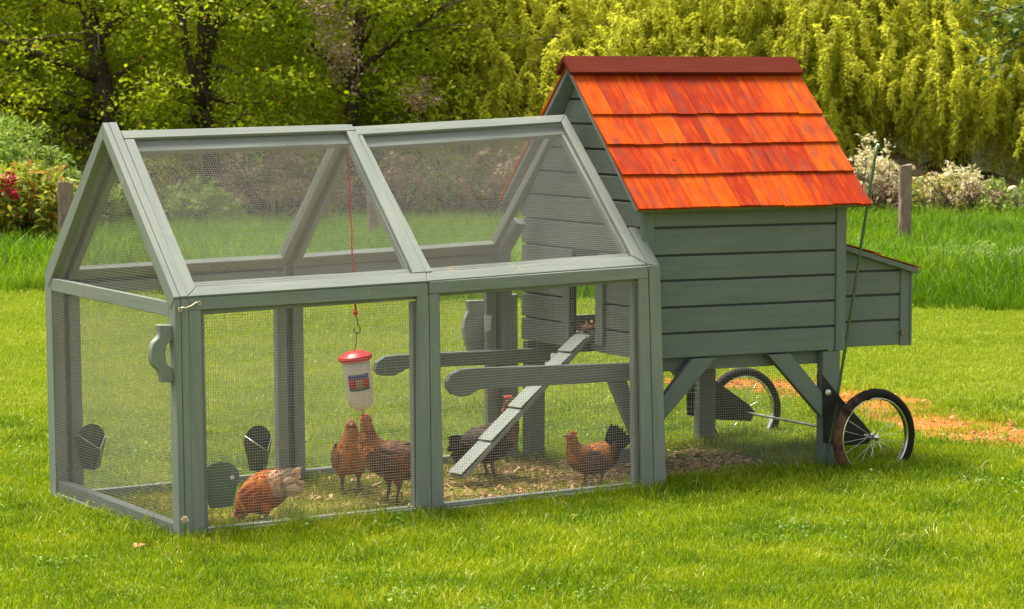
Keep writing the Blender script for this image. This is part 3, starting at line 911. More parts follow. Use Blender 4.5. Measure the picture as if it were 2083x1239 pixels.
# ------------------------------------------------------------------ hanging drinker
top = on_y(722, 722, .72); bot = on_y(738, 842, .72)
ax = bot-top; HL = np.linalg.norm(ax); ax /= HL
dr = empty('hanging_drinker', tuple(bot))
tag(dr, 'clear drinker bottle with red lid and label hanging on a red cord', 'drinker')
def dl(p): return np.asarray(p, float)-bot
b = MB(); b.lathe(dl(top), ax, [(.028, .069), (.10, .066), (.20, .064), (.235, .062), (.255, .052), (.268, .032), (.274, .012)], 32)
bo = b.build('bottle', M['bottle'], dr, True)
b = MB(); b.lathe(dl(top), ax, [(-.016, .020), (-.014, .052), (-.004, .060), (0, .078), (.004, .082), (.020, .083), (.026, .078), (.028, .070)], 36)
b.build('lid', M['red_plastic'], dr, True)
b = MB(); b.ring(dl(top)-ax*.014, ax, .040, .004, 28, 6); b.build('lid_rim', M['red_plastic'], dr, True)
# curved printed label on the side that faces the lawn
tv = -FW; tv3 = np.array([tv[0], tv[1], 0]); tv3 -= ax*(tv3 @ ax); tv3 /= np.linalg.norm(tv3); sv = np.cross(ax, tv3)
def band(name, h0, h1, a0, a1, mat, r, par):
    b = MB(); n = 14; i0 = 0
    for i in range(n+1):
        t = a0+(a1-a0)*i/n
        d = tv3*math.cos(t)+sv*math.sin(t)
        for h in (h0, h1):
            for rr_ in (r, r+.0006): b.v.append(tuple(dl(top)+ax*h+d*rr_))
    for i in range(n):
        a = i*4; c = a+4
        b.face([a+1, c+1, c+3, a+3]); b.face([a, a+2, c+2, c]); b.face([a, c, c+1, a+1]); b.face([a+2, a+3, c+3, c+2])
    b.face([0, 1, 3, 2]); e = n*4; b.face([e, e+2, e+3, e+1])
    return b.build(name, mat, par, True)
lb = band('label', .088, .168, -.95, .72, M['label_blue'], .0668, dr)
band('label_panel', .108, .152, -.90, -.35, M['label_red'], .0678, lb)
band('label_panel', .108, .152, .15, .67, M['label_red'], .0678, lb)
band('label_panel', .112, .158, -.345, .145, M['label_tan'], .0678, lb)
b = MB(); b.lathe(dl(top)+ax*.268, ax, [(0, .007), (.016, .006), (.026, .003)], 10); b.build('nipple', M['red_plastic'], dr, True)
k0 = on_y(705, 268, .72); k0[2] = min(k0[2], 1.79); k1 = on_y(723, 632, .72); k2 = on_y(726, 655, .72)
b = MB(); pts = [k0+(k1-k0)*i/14+np.array([.003*math.sin(i*1.9), 0, 0]) for i in range(15)]
b.tube([dl(p) for p in pts], .0045, 6); b.build('cord', M['cord'], dr, True)
b = MB(); b.lathe(dl(k1)+np.array([0, 0, -.012]), (0, 0, 1), [(-.012, .005), (-.006, .011), (.006, .011), (.014, .006)], 10); b.build('knot', M['cord'], dr, True)
b = MB()
hkp = [k1+(0, 0, -.02), on_y(725, 645, .72), on_y(728, 660, .72), on_y(733, 668, .72), on_y(732, 676, .72), on_y(726, 679, .72), on_y(720, 674, .72), on_y(720, 666, .72)]
b.tube([dl(p) for p in hkp], .003, 6)
b.tube([dl(on_y(726, 676, .72)), dl(on_y(725, 695, .72)), dl(top)-ax*.014], .0022, 6)
b.build('hook', M['steel_hook'], dr, True)

# ------------------------------------------------------------------ corner feeders hung on the mesh
def feeder(loc, rz, wd, h, dp, label, mat, tilt=0.):
    o = empty('hanging_feeder', loc, (0, tilt, rz)); tag(o, label, 'feeder', 'feeders hung inside the run')
    n = 14; arc = [(wd/2*math.cos(math.pi*i/n), 0, h*.62+h*.38*math.sin(math.pi*i/n)) for i in range(n+1)]
    b = MB(); b.prism([(-wd*.30, 0, 0), (wd*.30, 0, 0)]+arc, (0, 1, 0), .004)
    b.build('back_plate', mat, o)
    L0, R0, F0, BL, BR_, FB = np.array([-wd/2, -.005, h*.80]), np.array([wd/2, -.005, h*.72]), np.array([.0, -dp, h*.46]), np.array([-wd*.29, -.005, 0]), np.array([wd*.29, -.005, 0]), np.array([0, -dp*.35, -.01])
    b = MB()
    nl = np.cross(F0-L0, BL-L0); nl /= np.linalg.norm(nl); nl = nl if nl[1] < 0 else -nl
    nr = np.cross(R0-F0, BR_-F0); nr /= np.linalg.norm(nr); nr = nr if nr[1] < 0 else -nr
    b.prism([L0, F0, FB, BL], nl, .003); b.prism([F0+(.0005, 0, 0), R0, BR_, FB+(.0005, 0, 0)], nr, .003)
    b.build('pocket', mat, o)
    b = MB(); b.tube([L0, F0, R0], .0028, 6); b.build('rim', M['galv'], o, True)
    return o
p = on_y(188, 950, 1.36); feeder((p[0], 1.372, p[2]-.005), .15, .165, .215, .08, 'dark feeder scoop beside the far left corner post', M['plastic'])
p = on_y(527, 952, 1.36); feeder((p[0], 1.372, p[2]-.01), .1, .165, .225, .09, 'dark feeder scoop next to the middle rear post', M['plastic'])
p = on_y(450, 1026, .085); fb = feeder((p[0]-.005, .075, p[2]-.01), math.pi-.05, .185, .205, .08, 'green feeder scoop above the pecking orange hen', M['green_plastic'])
b = MB(); b.lathe((-.052, .006, .13), (0, 1, 0), [(0, .001), (.0005, .011), (.003, .010), (.0035, .001)], 12); b.build('clip', M['tag_white'], fb, True)

# ------------------------------------------------------------------ hens
def hen(name_label, loc, rz, S, spine, tail, legs, cols, seed, wing=True, comb_s=1., head_i=-2, beak_dir=None, tone=(1, 1, 1)):
    """spine: (x, z, ry, rz) from rump to face; y across; feet at z = 0"""
    rg = random.Random(seed)
    root = empty('hen', loc, (0, 0, rz)); tag(root, name_label, 'hen', 'hens in the run')
    sp = [np.array(q, float)*S for q in spine]
    # refine with Catmull-Rom
    R = []
    for i in range(len(sp)-1):
        p0, p1, p2, p3 = sp[max(i-1, 0)], sp[i], sp[i+1], sp[min(i+2, len(sp)-1)]
        for k in range(5):
            t = k/5; R.append(.5*((2*p1)+(p2-p0)*t+(2*p0-5*p1+4*p2-p3)*t*t+(3*p1-p0-3*p2+p3)*t**3))
    R.append(sp[-1]); n = len(R); NS = 22
    b = MB(); fr_ = []
    for i, q in enumerate(R):
        d = R[min(i+1, n-1)]-R[max(i-1, 0)]; t = np.array([d[0], 0, d[1]]); t /= np.linalg.norm(t)+1e-9
        up = np.array([-t[2], 0, t[0]]); fr_.append((np.array([q[0], 0, q[1]]), t, up, q[2], q[3]))
        for k in range(NS):
            a = 2*math.pi*k/NS
            b.v.append(tuple(fr_[-1][0]+np.array([0, 1, 0])*q[2]*math.cos(a)+up*q[3]*math.sin(a)))
    for i in range(n-1):
        for k in range(NS):
            l = (k+1) % NS; b.face([i*NS+k, i*NS+l, (i+1)*NS+l, (i+1)*NS+k])
    b.face([k for k in reversed(range(NS))]); b.face([(n-1)*NS+k for k in range(NS)])
    # tail stump, thighs, shanks and toes join the same skin
    tb = np.array([tail[0][0], 0, tail[0][1]])*S; te = np.array([tail[1][0], 0, tail[1][1]])*S
    b.tube([tb, tb*.5+te*.5, tb*.25+te*.75], [.034*S, .026*S, .012*S], 12)
    for sgn, lx, fx in ((1, legs[0], legs[1]), (-1, legs[2], legs[3])):
        hz = legs[4]*S; y = sgn*.036*S
        b.tube([(lx*S, y, hz+.03*S), (lx*S-.004, y, hz*.75), (lx*S-.010*S, y, hz*.50)], [.034*S, .026*S, .010*S], 12)
        b.tube([(lx*S-.010*S, y, hz*.56), (lx*S*.4+fx*S*.6-.006*S, y, hz*.28), (fx*S, y, .008)], [.0085*S, .0068*S, .0072*S], 8)
        for da in (-.5, 0, .5, math.pi):
            ln = .034*S if da != math.pi else .018*S
            b.tube([(fx*S, y, .008), (fx*S+math.cos(da)*ln*.6, y+math.sin(da)*ln*.6, .009), (fx*S+math.cos(da)*ln, y+math.sin(da)*ln, .004)], [.0068*S, .0058*S, .0038*S], 6)
    body = b.build('body', None, root, True)
    md = body.modifiers.new('skin', 'REMESH'); md.mode = 'VOXEL'; md.voxel_size = .0042; md.use_smooth_shade = True
    ms = body.modifiers.new('smooth', 'SMOOTH'); ms.factor = .5; ms.iterations = 3
    # body colour: neck / saddle / belly / tail patches
    mt, t, out = material('hen_skin_feathers')
    pos = node(t, 'ShaderNodeTexCoord').outputs['Object']
    nz = noise(t, node(t, 'ShaderNodeMapping', Vector=pos, Scale=(60, 90, 120)).outputs[0], 1., 4, .6)
    sz = node(t, 'ShaderNodeSeparateXYZ', Vector=pos).outputs[2]
    lz = ramp(t, node(t, 'ShaderNodeMath', _operation='DIVIDE', i0=sz, i1=legs[4]*S).outputs[0], [(.45, 0), (.62, 1)])
    c = mix(t, nz, tuple(x*.55 for x in cols['body']), tuple(x*1.1 for x in cols['body']))
    c = mix(t, lz, (.11, .085, .065), c)
    bsdf(t, out, c, .75, 0, .2, nz, .8, .006)
    body.data.materials.append(mt)
    # plumage: overlapping feathers
    V, F, C_ = [], [], []
    def feather(p, nrm, back, ln, wd, col, lift):
        d = back*math.cos(lift)+nrm*math.sin(lift); s_ = np.cross(nrm, d); s_ /= np.linalg.norm(s_)+1e-9
        nn = np.cross(d, s_); i0 = len(V)
        pts = [(0, .35, 0), (0, -.35, 0), (.5, -.5, .03), (.85, -.33, .0), (1, 0, -.04), (.85, .33, 0), (.5, .5, .03), (.5, 0, .10)]
        for x, y, z in pts: V.append(tuple(p+d*x*ln+s_*y*wd+nrm*z*ln)); C_.append(col)
        F.extend([tuple(i0+k for k in q) for q in ((0, 7, 6), (0, 1, 7), (1, 2, 7), (2, 3, 4, 7), (7, 4, 5, 6))])
    def jit(c, a=.35):
        k = 1+rg.uniform(-a, a*.7); h = rg.uniform(-.08, .08)
        return (c[0]*k, c[1]*k*(1+h), c[2]*k, 1)
    def blend(a, bb, f): return tuple(a[i]*(1-f)+bb[i]*f for i in range(3))
    order = []
    for i in range(n-4, 1, -1):
        frac = i/(n-1)
        big = max(.25, min(1, fr_[i][3]/(.06*S)))
        cnt = int(16+20*big)
        for k in range(cnt): order.append((i, 2*math.pi*(k+rg.random())/cnt, frac, big))
    for i, a, frac, big in order:
        c0, t, up, ry, rz_ = fr_[i]
        ca, sa = math.cos(a), math.sin(a)
        p = c0+np.array([0, 1, 0])*ry*ca+up*rz_*sa
        nr = np.array([0, 1, 0])*ca/ry+up*sa/rz_; nr /= np.linalg.norm(nr)
        p = p+t*rg.uniform(-.006, .006)-nr*.003
        if frac > cols.get('neck_from', .6): col = blend(cols['neck'], cols['head'], max(0, (frac-.85)/.15) if frac > .85 else 0)
        elif sa > .35: col = cols['back']
        elif sa < -.5: col = cols['belly']
        else: col = cols['body']
        if frac < .22: col = blend(col, cols['tail'], .75)
        L = (.018+.024*big)*S; back = -t
        if frac > .5: back = back+np.array([0, 0, -.35]); back /= np.linalg.norm(back)
        feather(p, nr, back, L, L*.62, jit(col), rg.uniform(.08, .28))
    if wing:
        mid = [q for q in fr_ if True]
        iw = int(n*.42)
        for sgn in (1, -1):
            for r in range(4):
                for k in range(8):
                    i = max(3, min(n-6, int(iw+ (k-3)*.9)))
                    c0, t, up, ry, rz_ = fr_[i]
                    a = (.55-r*.30); ca, sa = math.cos(a), math.sin(a)
                    nr = np.array([0, sgn*1., 0])*ca+up*sa
                    p = c0+np.array([0, sgn, 0])*ry*ca*1.04+up*rz_*sa+nr*(.004+.002*(3-r))
                    bk = -t+np.array([0, 0, -.12]); bk /= np.linalg.norm(bk)
                    L = (.040+.014*r)*S
                    feather(p, nr, bk, L, L*.36, jit(cols['wing'], .3), .05+.05*rg.random())
    tdir = te-tb; tl = np.linalg.norm(tdir); tdir /= tl
    tup = np.array([-tdir[2], 0, tdir[0]])
    for k in range(34):
        s_ = rg.uniform(-1, 1); lay = rg.uniform(-1, 1)
        d = tdir+tup*s_*.42+np.array([0, 1, 0])*lay*.16; d /= np.linalg.norm(d)
        nr = np.array([0, 1. if lay > 0 else -1., 0])
        p = tb+np.array([0, lay*.018*S, 0])+tup*s_*.02*S
        feather(p, nr, d, tl*rg.uniform(.82, 1.05), .030*S, jit(cols['tail'], .35), .04)
    me = bpy.data.meshes.new('plumage'); me.from_pydata(V, [], F)
    ca = me.color_attributes.new('tint', 'FLOAT_COLOR', 'POINT')
    ca.data.foreach_set('color', [x for c in C_ for x in c])
    mp_, t2, out2 = material('hen_plumage')
    at_ = node(t2, 'ShaderNodeVertexColor', _layer_name='tint').outputs['Color']
    bsdf(t2, out2, at_, .6, 0, .25)
    link('plumage', me, mp_, root)
    # head furniture
    hc, ht, hup, hry, hrz = fr_[n-6]; fc, ft, fup, fry, frz = fr_[-1]
    b = MB(); bd = np.array(beak_dir, float) if beak_dir is not None else ft; bd /= np.linalg.norm(bd)
    b.tube([fc-bd*.004, fc+bd*.010*S, fc+bd*.024*S], [fry*.85, fry*.55, .001], 8); b.build('beak', M['beak'], root, True)
    b = MB()
    cp = [hc+hup*hrz*.85-ht*.008*S, hc+hup*hrz*1.0+ht*.004*S, fc+hup*frz*1.0]
    for k in range(5):
        q = cp[0]*(1-k/4)+cp[2]*k/4 + hup*.004*S
        b.tube([q-hup*.008*S, q+hup*.010*S*comb_s, q+hup*.017*S*comb_s-ht*.004], [.0062*S, .005*S, .0015*S], 7)
    b.build('comb', M['comb'], root, True)
    for sgn in (1, -1):
        b = MB(); q = fc*.5+hc*.5+np.array([0, sgn, 0])*(hry*.8); b.lathe(q-np.array([0, sgn, 0])*.004, (0, sgn, 0), [(0, .002), (.001, .010*S), (.003, .010*S), (.004, .003)], 10); b.build('face_patch', M['comb'], root, True)
        b = MB(); q2 = q+hup*.004*S; b.lathe(q2, (0, sgn, 0), [(-.003, .001), (-.0015, .0040*S), (0, .0034*S), (.0014, .001)], 10); b.build('eye', M['eye'], root, True)
        b = MB(); q3 = fc-fup*frz*.8+np.array([0, sgn*.005*S, 0]); b.tube([q3, q3-(0, 0, .009*S), q3-(0, 0, .017*S)], [.003*S, .0055*S, .002*S], 8); b.build('wattle', M['comb'], root, True)
    return root

stand = [(-.118, .170, .010, .016), (-.095, .160, .036, .040), (-.05, .148, .062, .064), (0, .140, .070, .072), (.045, .148, .064, .070),
         (.080, .176, .046, .056), (.094, .206, .032, .038), (.100, .232, .024, .029), (.107, .252, .021, .023), (.124, .258, .014, .016)]
BROWN = dict(body=(.16, .065, .025), back=(.19, .07, .022), belly=(.20, .095, .04), neck=(.36, .135, .032), head=(.30, .10, .03), tail=(.022, .014, .010), wing=(.15, .055, .022), neck_from=.52)
g = on_g(1204, 990)
ang = math.atan2(RT[1], RT[0])            # image-right direction on the ground
hen('brown hen with a black tail facing left by the wood shavings', (g[0], g[1], .0), ang+math.pi+.25, 1.0, stand, ((-.085, .175), (-.165, .282)), (-.035, -.03, .03, .03, .125),
    dict(body=(.23, .08, .018), back=(.46, .15, .02), belly=(.12, .05, .02), neck=(.40, .13, .018), head=(.06, .03, .02), tail=(.018, .012, .010), wing=(.11, .055, .028), neck_from=.55), 3)
# reaching up to the drinker
reach = [(-.155, .165, .010, .014), (-.125, .170, .036, .040), (-.07, .176, .062, .066), (-.01, .186, .068, .072), (.035, .206, .058, .066),
         (.062, .245, .042, .050), (.070, .285, .029, .034), (.074, .318, .021, .025), (.080, .338, .019, .020), (.085, .352, .011, .012)]
g = on_g(785, 1026)
hen('brown hen stretching its neck up to the drinker', (g[0], g[1], 0), ang+math.pi-.1, 1.20, reach, ((-.12, .175), (-.215, .155)), (-.05, -.045, .0, .0, .150),
    dict(BROWN, neck=(.40, .13, .020), body=(.23, .08, .020), back=(.14, .048, .017), wing=(.12, .045, .018), belly=(.26, .11, .04), tail=(.05, .024, .013), neck_from=.5), 5, beak_dir=(.25, 0, 1), comb_s=.5)
upr = [(-.10, .15, .010, .014), (-.085, .150, .036, .040), (-.05, .152, .058, .060), (-.005, .165, .066, .070), (.03, .190, .062, .066),
       (.045, .225, .050, .052), (.048, .255, .038, .040), (.050, .278, .029, .031), (.055, .295, .025, .026), (.070, .300, .015, .016)]
g = on_g(714, 1004)
hen('orange brown hen facing the lawn from behind the drinker', (g[0], g[1], 0), math.atan2(-FW[1], -FW[0])+.15, 1.16, upr, ((-.085, .165), (-.15, .22)), (-.02, -.015, .0, .0, .13),
    dict(BROWN, body=(.38, .125, .022), back=(.26, .09, .02), belly=(.36, .15, .05), neck=(.42, .14, .022), wing=(.22, .085, .03), neck_from=.5), 6)
# dark hen behind the ramp, facing right
g = on_g(1004, 972)
alert = [(-.125, .120, .010, .014), (-.10, .124, .036, .040), (-.055, .132, .060, .064), (-.005, .150, .068, .072), (.035, .182, .058, .066),
         (.060, .222, .042, .050), (.066, .262, .029, .034), (.070, .292, .022, .026), (.077, .310, .020, .021), (.094, .312, .013, .014)]
hen('dark brown hen standing behind the ramp and facing right', (g[0], g[1], 0), ang-.25, 1.25, alert, ((-.10, .130), (-.185, .105)), (-.04, -.035, .01, .015, .135),
    dict(body=(.045, .024, .014), back=(.06, .028, .015), belly=(.05, .028, .018), neck=(.20, .075, .025), head=(.05, .02, .013), tail=(.025, .015, .011), wing=(.035, .02, .013), neck_from=.5), 8)
# orange hen with its head down at the near corner
peck = [(-.105, .190, .010, .016), (-.085, .180, .042, .044), (-.04, .160, .066, .066), (.005, .136, .076, .076), (.045, .112, .074, .072),
        (.075, .092, .056, .056), (.095, .070, .040, .040), (.105, .048, .028, .028), (.110, .032, .022, .022), (.114, .020, .013, .014)]
g = on_g(536, 1068)
hen('bright orange hen with a cream tail pecking with its head down', (g[0], g[1], 0), ang+math.pi-.45, 1.10, peck, ((-.07, .175), (-.185, .195)), (-.03, -.03, .01, .015, .11),
    dict(body=(.66, .17, .018), back=(.66, .20, .03), belly=(.42, .10, .018), neck=(.78, .30, .06), head=(.6, .18, .03), tail=(.74, .50, .32), wing=(.42, .085, .014), neck_from=.55), 12, comb_s=.8)

# ------------------------------------------------------------------ small things around the coop
s0 = on_g(1676, 960); s1 = hit(1786, 296, (0, 1, 0), (0, s0[1], 0))
st = empty('garden_stake', (s0[0], s0[1], 0)); tag(st, 'thin green garden stake leaning beside the hen house', 'garden stake')
d = s1-s0; d[2] = s1[2]
b = MB(); pts = [d*t+np.array([.006*math.sin(t*5), 0, 0]) for t in np.linspace(-.02, 1, 24)]
b.tube(pts, [.0085 if i % 2 else .0075 for i in range(24)], 8); b.build('cane', M['stake'], st, True)
b = MB(); b.lathe(d*.995, d/np.linalg.norm(d), [(0, .009), (.012, .0095), (.018, .004)], 10); b.build('cap', M['galv'], st, True)

def leaf_scrap(name, loc, s, label, cat, rz=0, tilt=0):
    b = MB(); pts = []
    n = 10; top_ = []; 
    for i in range(n+1):
        t = i/n; wv = math.sin(math.pi*t)**.7*.34; z = .12*math.sin(t*4)
        top_.append(((t-.5)*s, wv*s, z*s, -wv*s))
    for x, y0, z, y1 in top_:
        b.v += [(x, y0, z+.002), (x, y1, z+.002+.1*s*abs(y1)), (x, y0, z), (x, y1, z+.1*s*abs(y1))]
    for i in range(n):
        a = i*4; c = a+4; b.face([a, a+1, c+1, c]); b.face([a+2, c+2, c+3, a+3]); b.face([a, c, c+2, a+2]); b.face([a+1, a+3, c+3, c+1])
    o = b.build(name, M['leaf_brown'], None, True); o.location = loc; o.rotation_euler = (tilt, 0, rz)
    return tag(o, label, cat)
g = on_g(288, 1106, .03); leaf_scrap('dead_leaf', (g[0], g[1], .018), .10, 'flat brown dead leaf in the grass by the end door', 'leaf', .4)
q = HM @ Vector(h_on(1833, 677, NB0-.004)); leaf_scrap('dead_leaf', (q.x, q.y-.004, q.z), .05, 'curled orange leaf stuck on the side of the nest box', 'leaf', .9, math.pi/2)
def stemmed(name, px, py, px2, py2, label, cat, head):
    g = on_g(px, py); tp = hit(px2, py2, (FW[0], FW[1], 0), (g[0], g[1], 0))
    o = empty(name, (g[0], g[1], 0)); tag(o, label, cat); dd = tp-g
    b = MB(); b.tube([dd*t+np.array([.012*math.sin(t*3), 0, 0]) for t in np.linspace(0, 1, 8)], [.003-.0012*t for t in np.linspace(0, 1, 8)], 6); b.build('stem', M['straw_stem'], o, True)
    if head:
        b = MB(); rg = random.Random(int(px))
        for k in range(110):
            u = np.array([rg.gauss(0, 1), rg.gauss(0, 1), rg.gauss(0, 1)]); u /= np.linalg.norm(u)
            b.tube([dd+u*.003, dd+u*.017], [.0008, .0022], 4, False)
        b.build('seed_ball', M['seedhead'], o)
    else:
        b = MB(); b.lathe(dd, (.3, 0, 1), [(-.006, .002), (0, .006), (.010, .005), (.014, .001)], 8); b.build('bud', M['straw_stem'], o, True)
stemmed('dandelion', 380, 1112, 376, 1057, 'round dandelion seed head by the near corner post', 'dandelion', True)
stemmed('flower_stalk', 843, 1092, 832, 1030, 'upright bare flower stalk by the middle front post', 'flower stalk', False)
stemmed('flower_stalk', 808, 1088, 763, 1063, 'bent bare flower stalk lying over in the grass', 'flower stalk', False)
stemmed('flower_stalk', 158, 1104, 121, 1086, 'short bent flower stalk left of the end door', 'flower stalk', False)

# ------------------------------------------------------------------ leaf clouds
def cards(C, D, Nn, L, Wd):
    """diamond leaves folded on the midrib: centres, long axes, normals, lengths, widths -> mesh arrays"""
    C, D, Nn = map(np.asarray, (C, D, Nn)); n = len(C)
    D = D/np.linalg.norm(D, axis=1)[:, None]
    S = np.cross(Nn, D); S /= np.linalg.norm(S, axis=1)[:, None]+1e-9
    N2 = np.cross(D, S); L = np.asarray(L)[:, None]; Wd = np.asarray(Wd)[:, None]
    v = np.stack([C-D*L*.5, C+S*Wd*.5+N2*L*.06+D*L*.02, C+D*L*.5-N2*L*.08, C-S*Wd*.5+N2*L*.06+D*L*.02], 1).reshape(-1, 3)
    return v, n
def quads_mesh(name, v):
    me = bpy.data.meshes.new(name); nv = len(v); nq = nv//4
    me.vertices.add(nv); me.vertices.foreach_set('co', np.asarray(v, np.float32).ravel())
    me.loops.add(nv); me.loops.foreach_set('vertex_index', np.arange(nv, dtype=np.int32))
    me.polygons.add(nq); me.polygons.foreach_set('loop_start', np.arange(0, nv, 4, dtype=np.int32))
    me.polygons.foreach_set('loop_total', np.full(nq, 4, np.int32))
    me.update(calc_edges=True); me.validate()
    return me
def rnd_dirs(n, flat=0.):
    d = RNG.normal(size=(n, 3)); d[:, 2] *= 1-flat
    return d/np.linalg.norm(d, axis=1)[:, None]
def cluster_leaves(cent, per, spread, size, aspect=.55, flat=.45, droop=.2):
    cent = np.asarray(cent); n = len(cent)*per
    c = np.repeat(cent, per, 0)+RNG.normal(size=(n, 3))*np.asarray(spread)
    nn = RNG.normal(size=(n, 3))*.55+np.array([0, 0, 1.])*flat*2
    d = rnd_dirs(n, .4); d[:, 2] -= droop
    L = size*RNG.uniform(.6, 1.3, n)
    return cards(c, d, nn, L, L*aspect*RNG.uniform(.8, 1.2, n))

def limb(b, p, d, ln, r, depth, ends, rg, bend=.25):
    n = 7; pts = [np.array(p, float)]; rad = [r]; d = np.array(d, float)/np.linalg.norm(d)
    for i in range(n):
        d = d+np.array([rg.gauss(0, bend*.5), rg.gauss(0, bend*.5), rg.gauss(0, bend*.35)]); d /= np.linalg.norm(d)
        pts.append(pts[-1]+d*ln/n); rad.append(r*(1-.75*(i+1)/n))
    b.tube(pts, rad, 7)
    for i in (3, 5, 7): ends.append(pts[i])
    if depth:
        for i in (2, 3, 4, 5, 6):
            if rg.random() < .75:
                dd = d+np.array([rg.gauss(0, .8), rg.gauss(0, .8), rg.gauss(.05, .5)])
                limb(b, pts[i], dd, ln*rg.uniform(.35, .6), rad[i]*.55, depth-1, ends, rg, bend)

def alder(px, dist, h, r, label, seed, lean=0., dens=1., mat='alder', low=.75, extra=()):
    rg = random.Random(seed); g = az_point(px, dist, 0); g[2] = gz(g[0], g[1])
    o = empty('alder_tree', tuple(g)); tag(o, label, 'tree', 'trees at the edge of the wood')
    b = MB(); ends = []
    pts = []; rad = []
    for i in range(13):
        t = i/12; z = h*t
        pts.append(np.array([RT[0]*lean*z+.10*math.sin(z*1.3+seed), RT[1]*lean*z+.08*math.cos(z*1.1+seed*2), z-.05])); rad.append(r*(1-.72*t)*(1.25 if i == 0 else 1))
    b.tube(pts, rad, 12)
    tr = b.build('trunk', M['bark'], o, True)
    b = MB()
    for k in range(26):
        t = rg.uniform(.16, .92); i = min(11, int(t*12)); p = pts[i]+(pts[i+1]-pts[i])*(t*12-i)
        a = rg.uniform(0, 6.283); L = rg.uniform(.9, 2.1)*(1.15-.6*t)
        limb(b, p, (math.cos(a), math.sin(a), rg.uniform(-.15, .35)), L, r*.30*(1-.6*t), 1, ends, rg)
    for e in extra:      # (height, sideways, rise, length, radius) big limbs one sees against the leaves
        hh, sx, rise, L, er = e
        i = int(hh/h*12); d = RT*sx
        limb(b, pts[i], (d[0]-FW[0]*.75, d[1]-FW[1]*.75, rise), L*1.2, er, 1, [], rg, .22)
    b.build('limbs', M['bark'], o, True)
    E_ = np.array(ends); E_ = E_[E_[:, 2] > low]
    nc = int(330*dens)
    th = RNG.uniform(0, 6.283, nc); rr_ = np.sqrt(RNG.uniform(.02, 1, nc))*RNG.uniform(1.5, 2.1)
    zz = np.where(RNG.random(nc) < .78, low+RNG.random(nc)*(3.3-low), RNG.uniform(3., h+.5, nc))
    cc = np.stack([np.cos(th)*rr_+RT[0]*lean*zz, np.sin(th)*rr_+RT[1]*lean*zz, zz], 1)
    cc = np.concatenate([cc, E_+RNG.normal(size=E_.shape)*.08])
    cc = cc-np.outer(.42*np.clip(2.9-cc[:, 2], 0, 2.2)*RNG.uniform(.4, 1.2, len(cc)), [FW[0], FW[1], 0])
    dp = cc[:, 0]*FW[0]+cc[:, 1]*FW[1]; lt = cc[:, 0]*RT[0]+cc[:, 1]*RT[1]-lean*cc[:, 2]
    hide = (dp < .1) & (np.abs(lt) < .42) & (cc[:, 2] < 2.3) & (RNG.random(len(cc)) < .93)
    gx, gy = cc[:, 0]+g[0]-CAM[0], cc[:, 1]+g[1]-CAM[1]
    dd_ = gx*FW[0]+gy*FW[1]; pxs = 1041.5+FPX*(gx*RT[0]+gy*RT[1])/dd_
    for tp_, td_, tw_ in ((222, 38., 62), (434, 37.2, 46), (738, 37.6, 44), (1036, 40.6, 36)):
        hide |= (dd_ < td_*math.cos((tp_-1041.5)/FPX)+.1) & (np.abs(pxs-tp_) < tw_) & (cc[:, 2] < 2.75) & (RNG.random(len(cc)) < .9)
    cc = cc[~hide]
    v, n = cluster_leaves(cc, 44, (.20, .20, .085), .070, .62, .28)
    link('crown', quads_mesh('crown', v), M[mat], o)
    return o

alder(232, 38.0, 5.6, .17, 'thick leaning tree trunk behind the left end of the run', 1, -.05, 1., extra=((1.5, -1., .25, 3.0, .09), (.95, -1., .20, 2.6, .07), (1.9, -.9, .5, 2.4, .06), (2.4, .9, .4, 2., .06)))
alder(434, 37.2, 5.8, .125, 'forked slim tree behind the left roof panel', 2, .02, .9, extra=((1.95, .8, 1.2, 2., .06), (1.9, -.5, 1.5, 2.2, .07)))
alder(738, 37.6, 5.6, .115, 'slim dark tree behind the middle of the run roof', 3, -.01, 1., extra=((1.9, .9, .8, 1.8, .05), (1.9, -.8, .9, 1.8, .05)))
alder(60, 40.0, 6.0, .15, 'leafy tree at the far left edge behind the shrubs', 4, .03, 1.1)
alder(905, 39.5, 6.0, .12, 'dense green tree just left of the yellow willow', 5, .02, .9, extra=((2.1, -.8, 1., 2.2, .05),))
alder(590, 41.0, 6.2, .12, 'deep green tree set back between the slim trunks', 6, .0, 1.1)
alder(330, 41.6, 6.2, .12, 'deep green tree set back behind the forked one', 7, .02, 1.1)
alder(840, 41.4, 6.4, .12, 'deep green tree set back left of the willow', 8, -.02, 1.1)
alder(1036, 40.6, 5.6, .12, 'dark trunk half hidden by the left fringe of the willow', 10, .0, .3)
alder(-520, 39.5, 6., .14, 'leafy tree beyond the left border of the picture', 12, .0, .7)
alder(-180, 39., 6., .15, 'leafy tree cut by the left border of the picture', 9, .0, .8)

# dead branches caught among the leaves
def dead_spray(px, py, dist, s, label, seed):
    rg = random.Random(seed); p = CAM+ray(px, py)*dist
    o = empty('dead_branch', tuple(p)); tag(o, label, 'branch', 'dead sprays among the leaves')
    b = MB(); ends = []
    for k in range(7):
        limb(b, (0, 0, 0), (rg.gauss(0, 1), rg.gauss(0, 1), rg.gauss(.2, .6)), .55*s, .009, 1, ends, rg, .3)
    tw = b.build('twigs', M['bark_pale'], o, True)
    v, n = cluster_leaves(np.array(ends), 3, (.05, .05, .04), .06, .4, .2)
    link('dry_leaves', quads_mesh('dry_leaves', v), M['brush'], o)
dead_spray(705, 80, 35.2, 1.15, 'large bare brown branch high in the leaves at top centre', 1)
dead_spray(640, 30, 35.2, .7, 'small brown dead spray at the upper edge left of centre', 2)
dead_spray(680, 130, 35.2, .6, 'reddish dead leaf spray below the large bare branch', 3)
dead_spray(850, 205, 35.4, .5, 'yellowish dead spray above the right roof panel', 4)

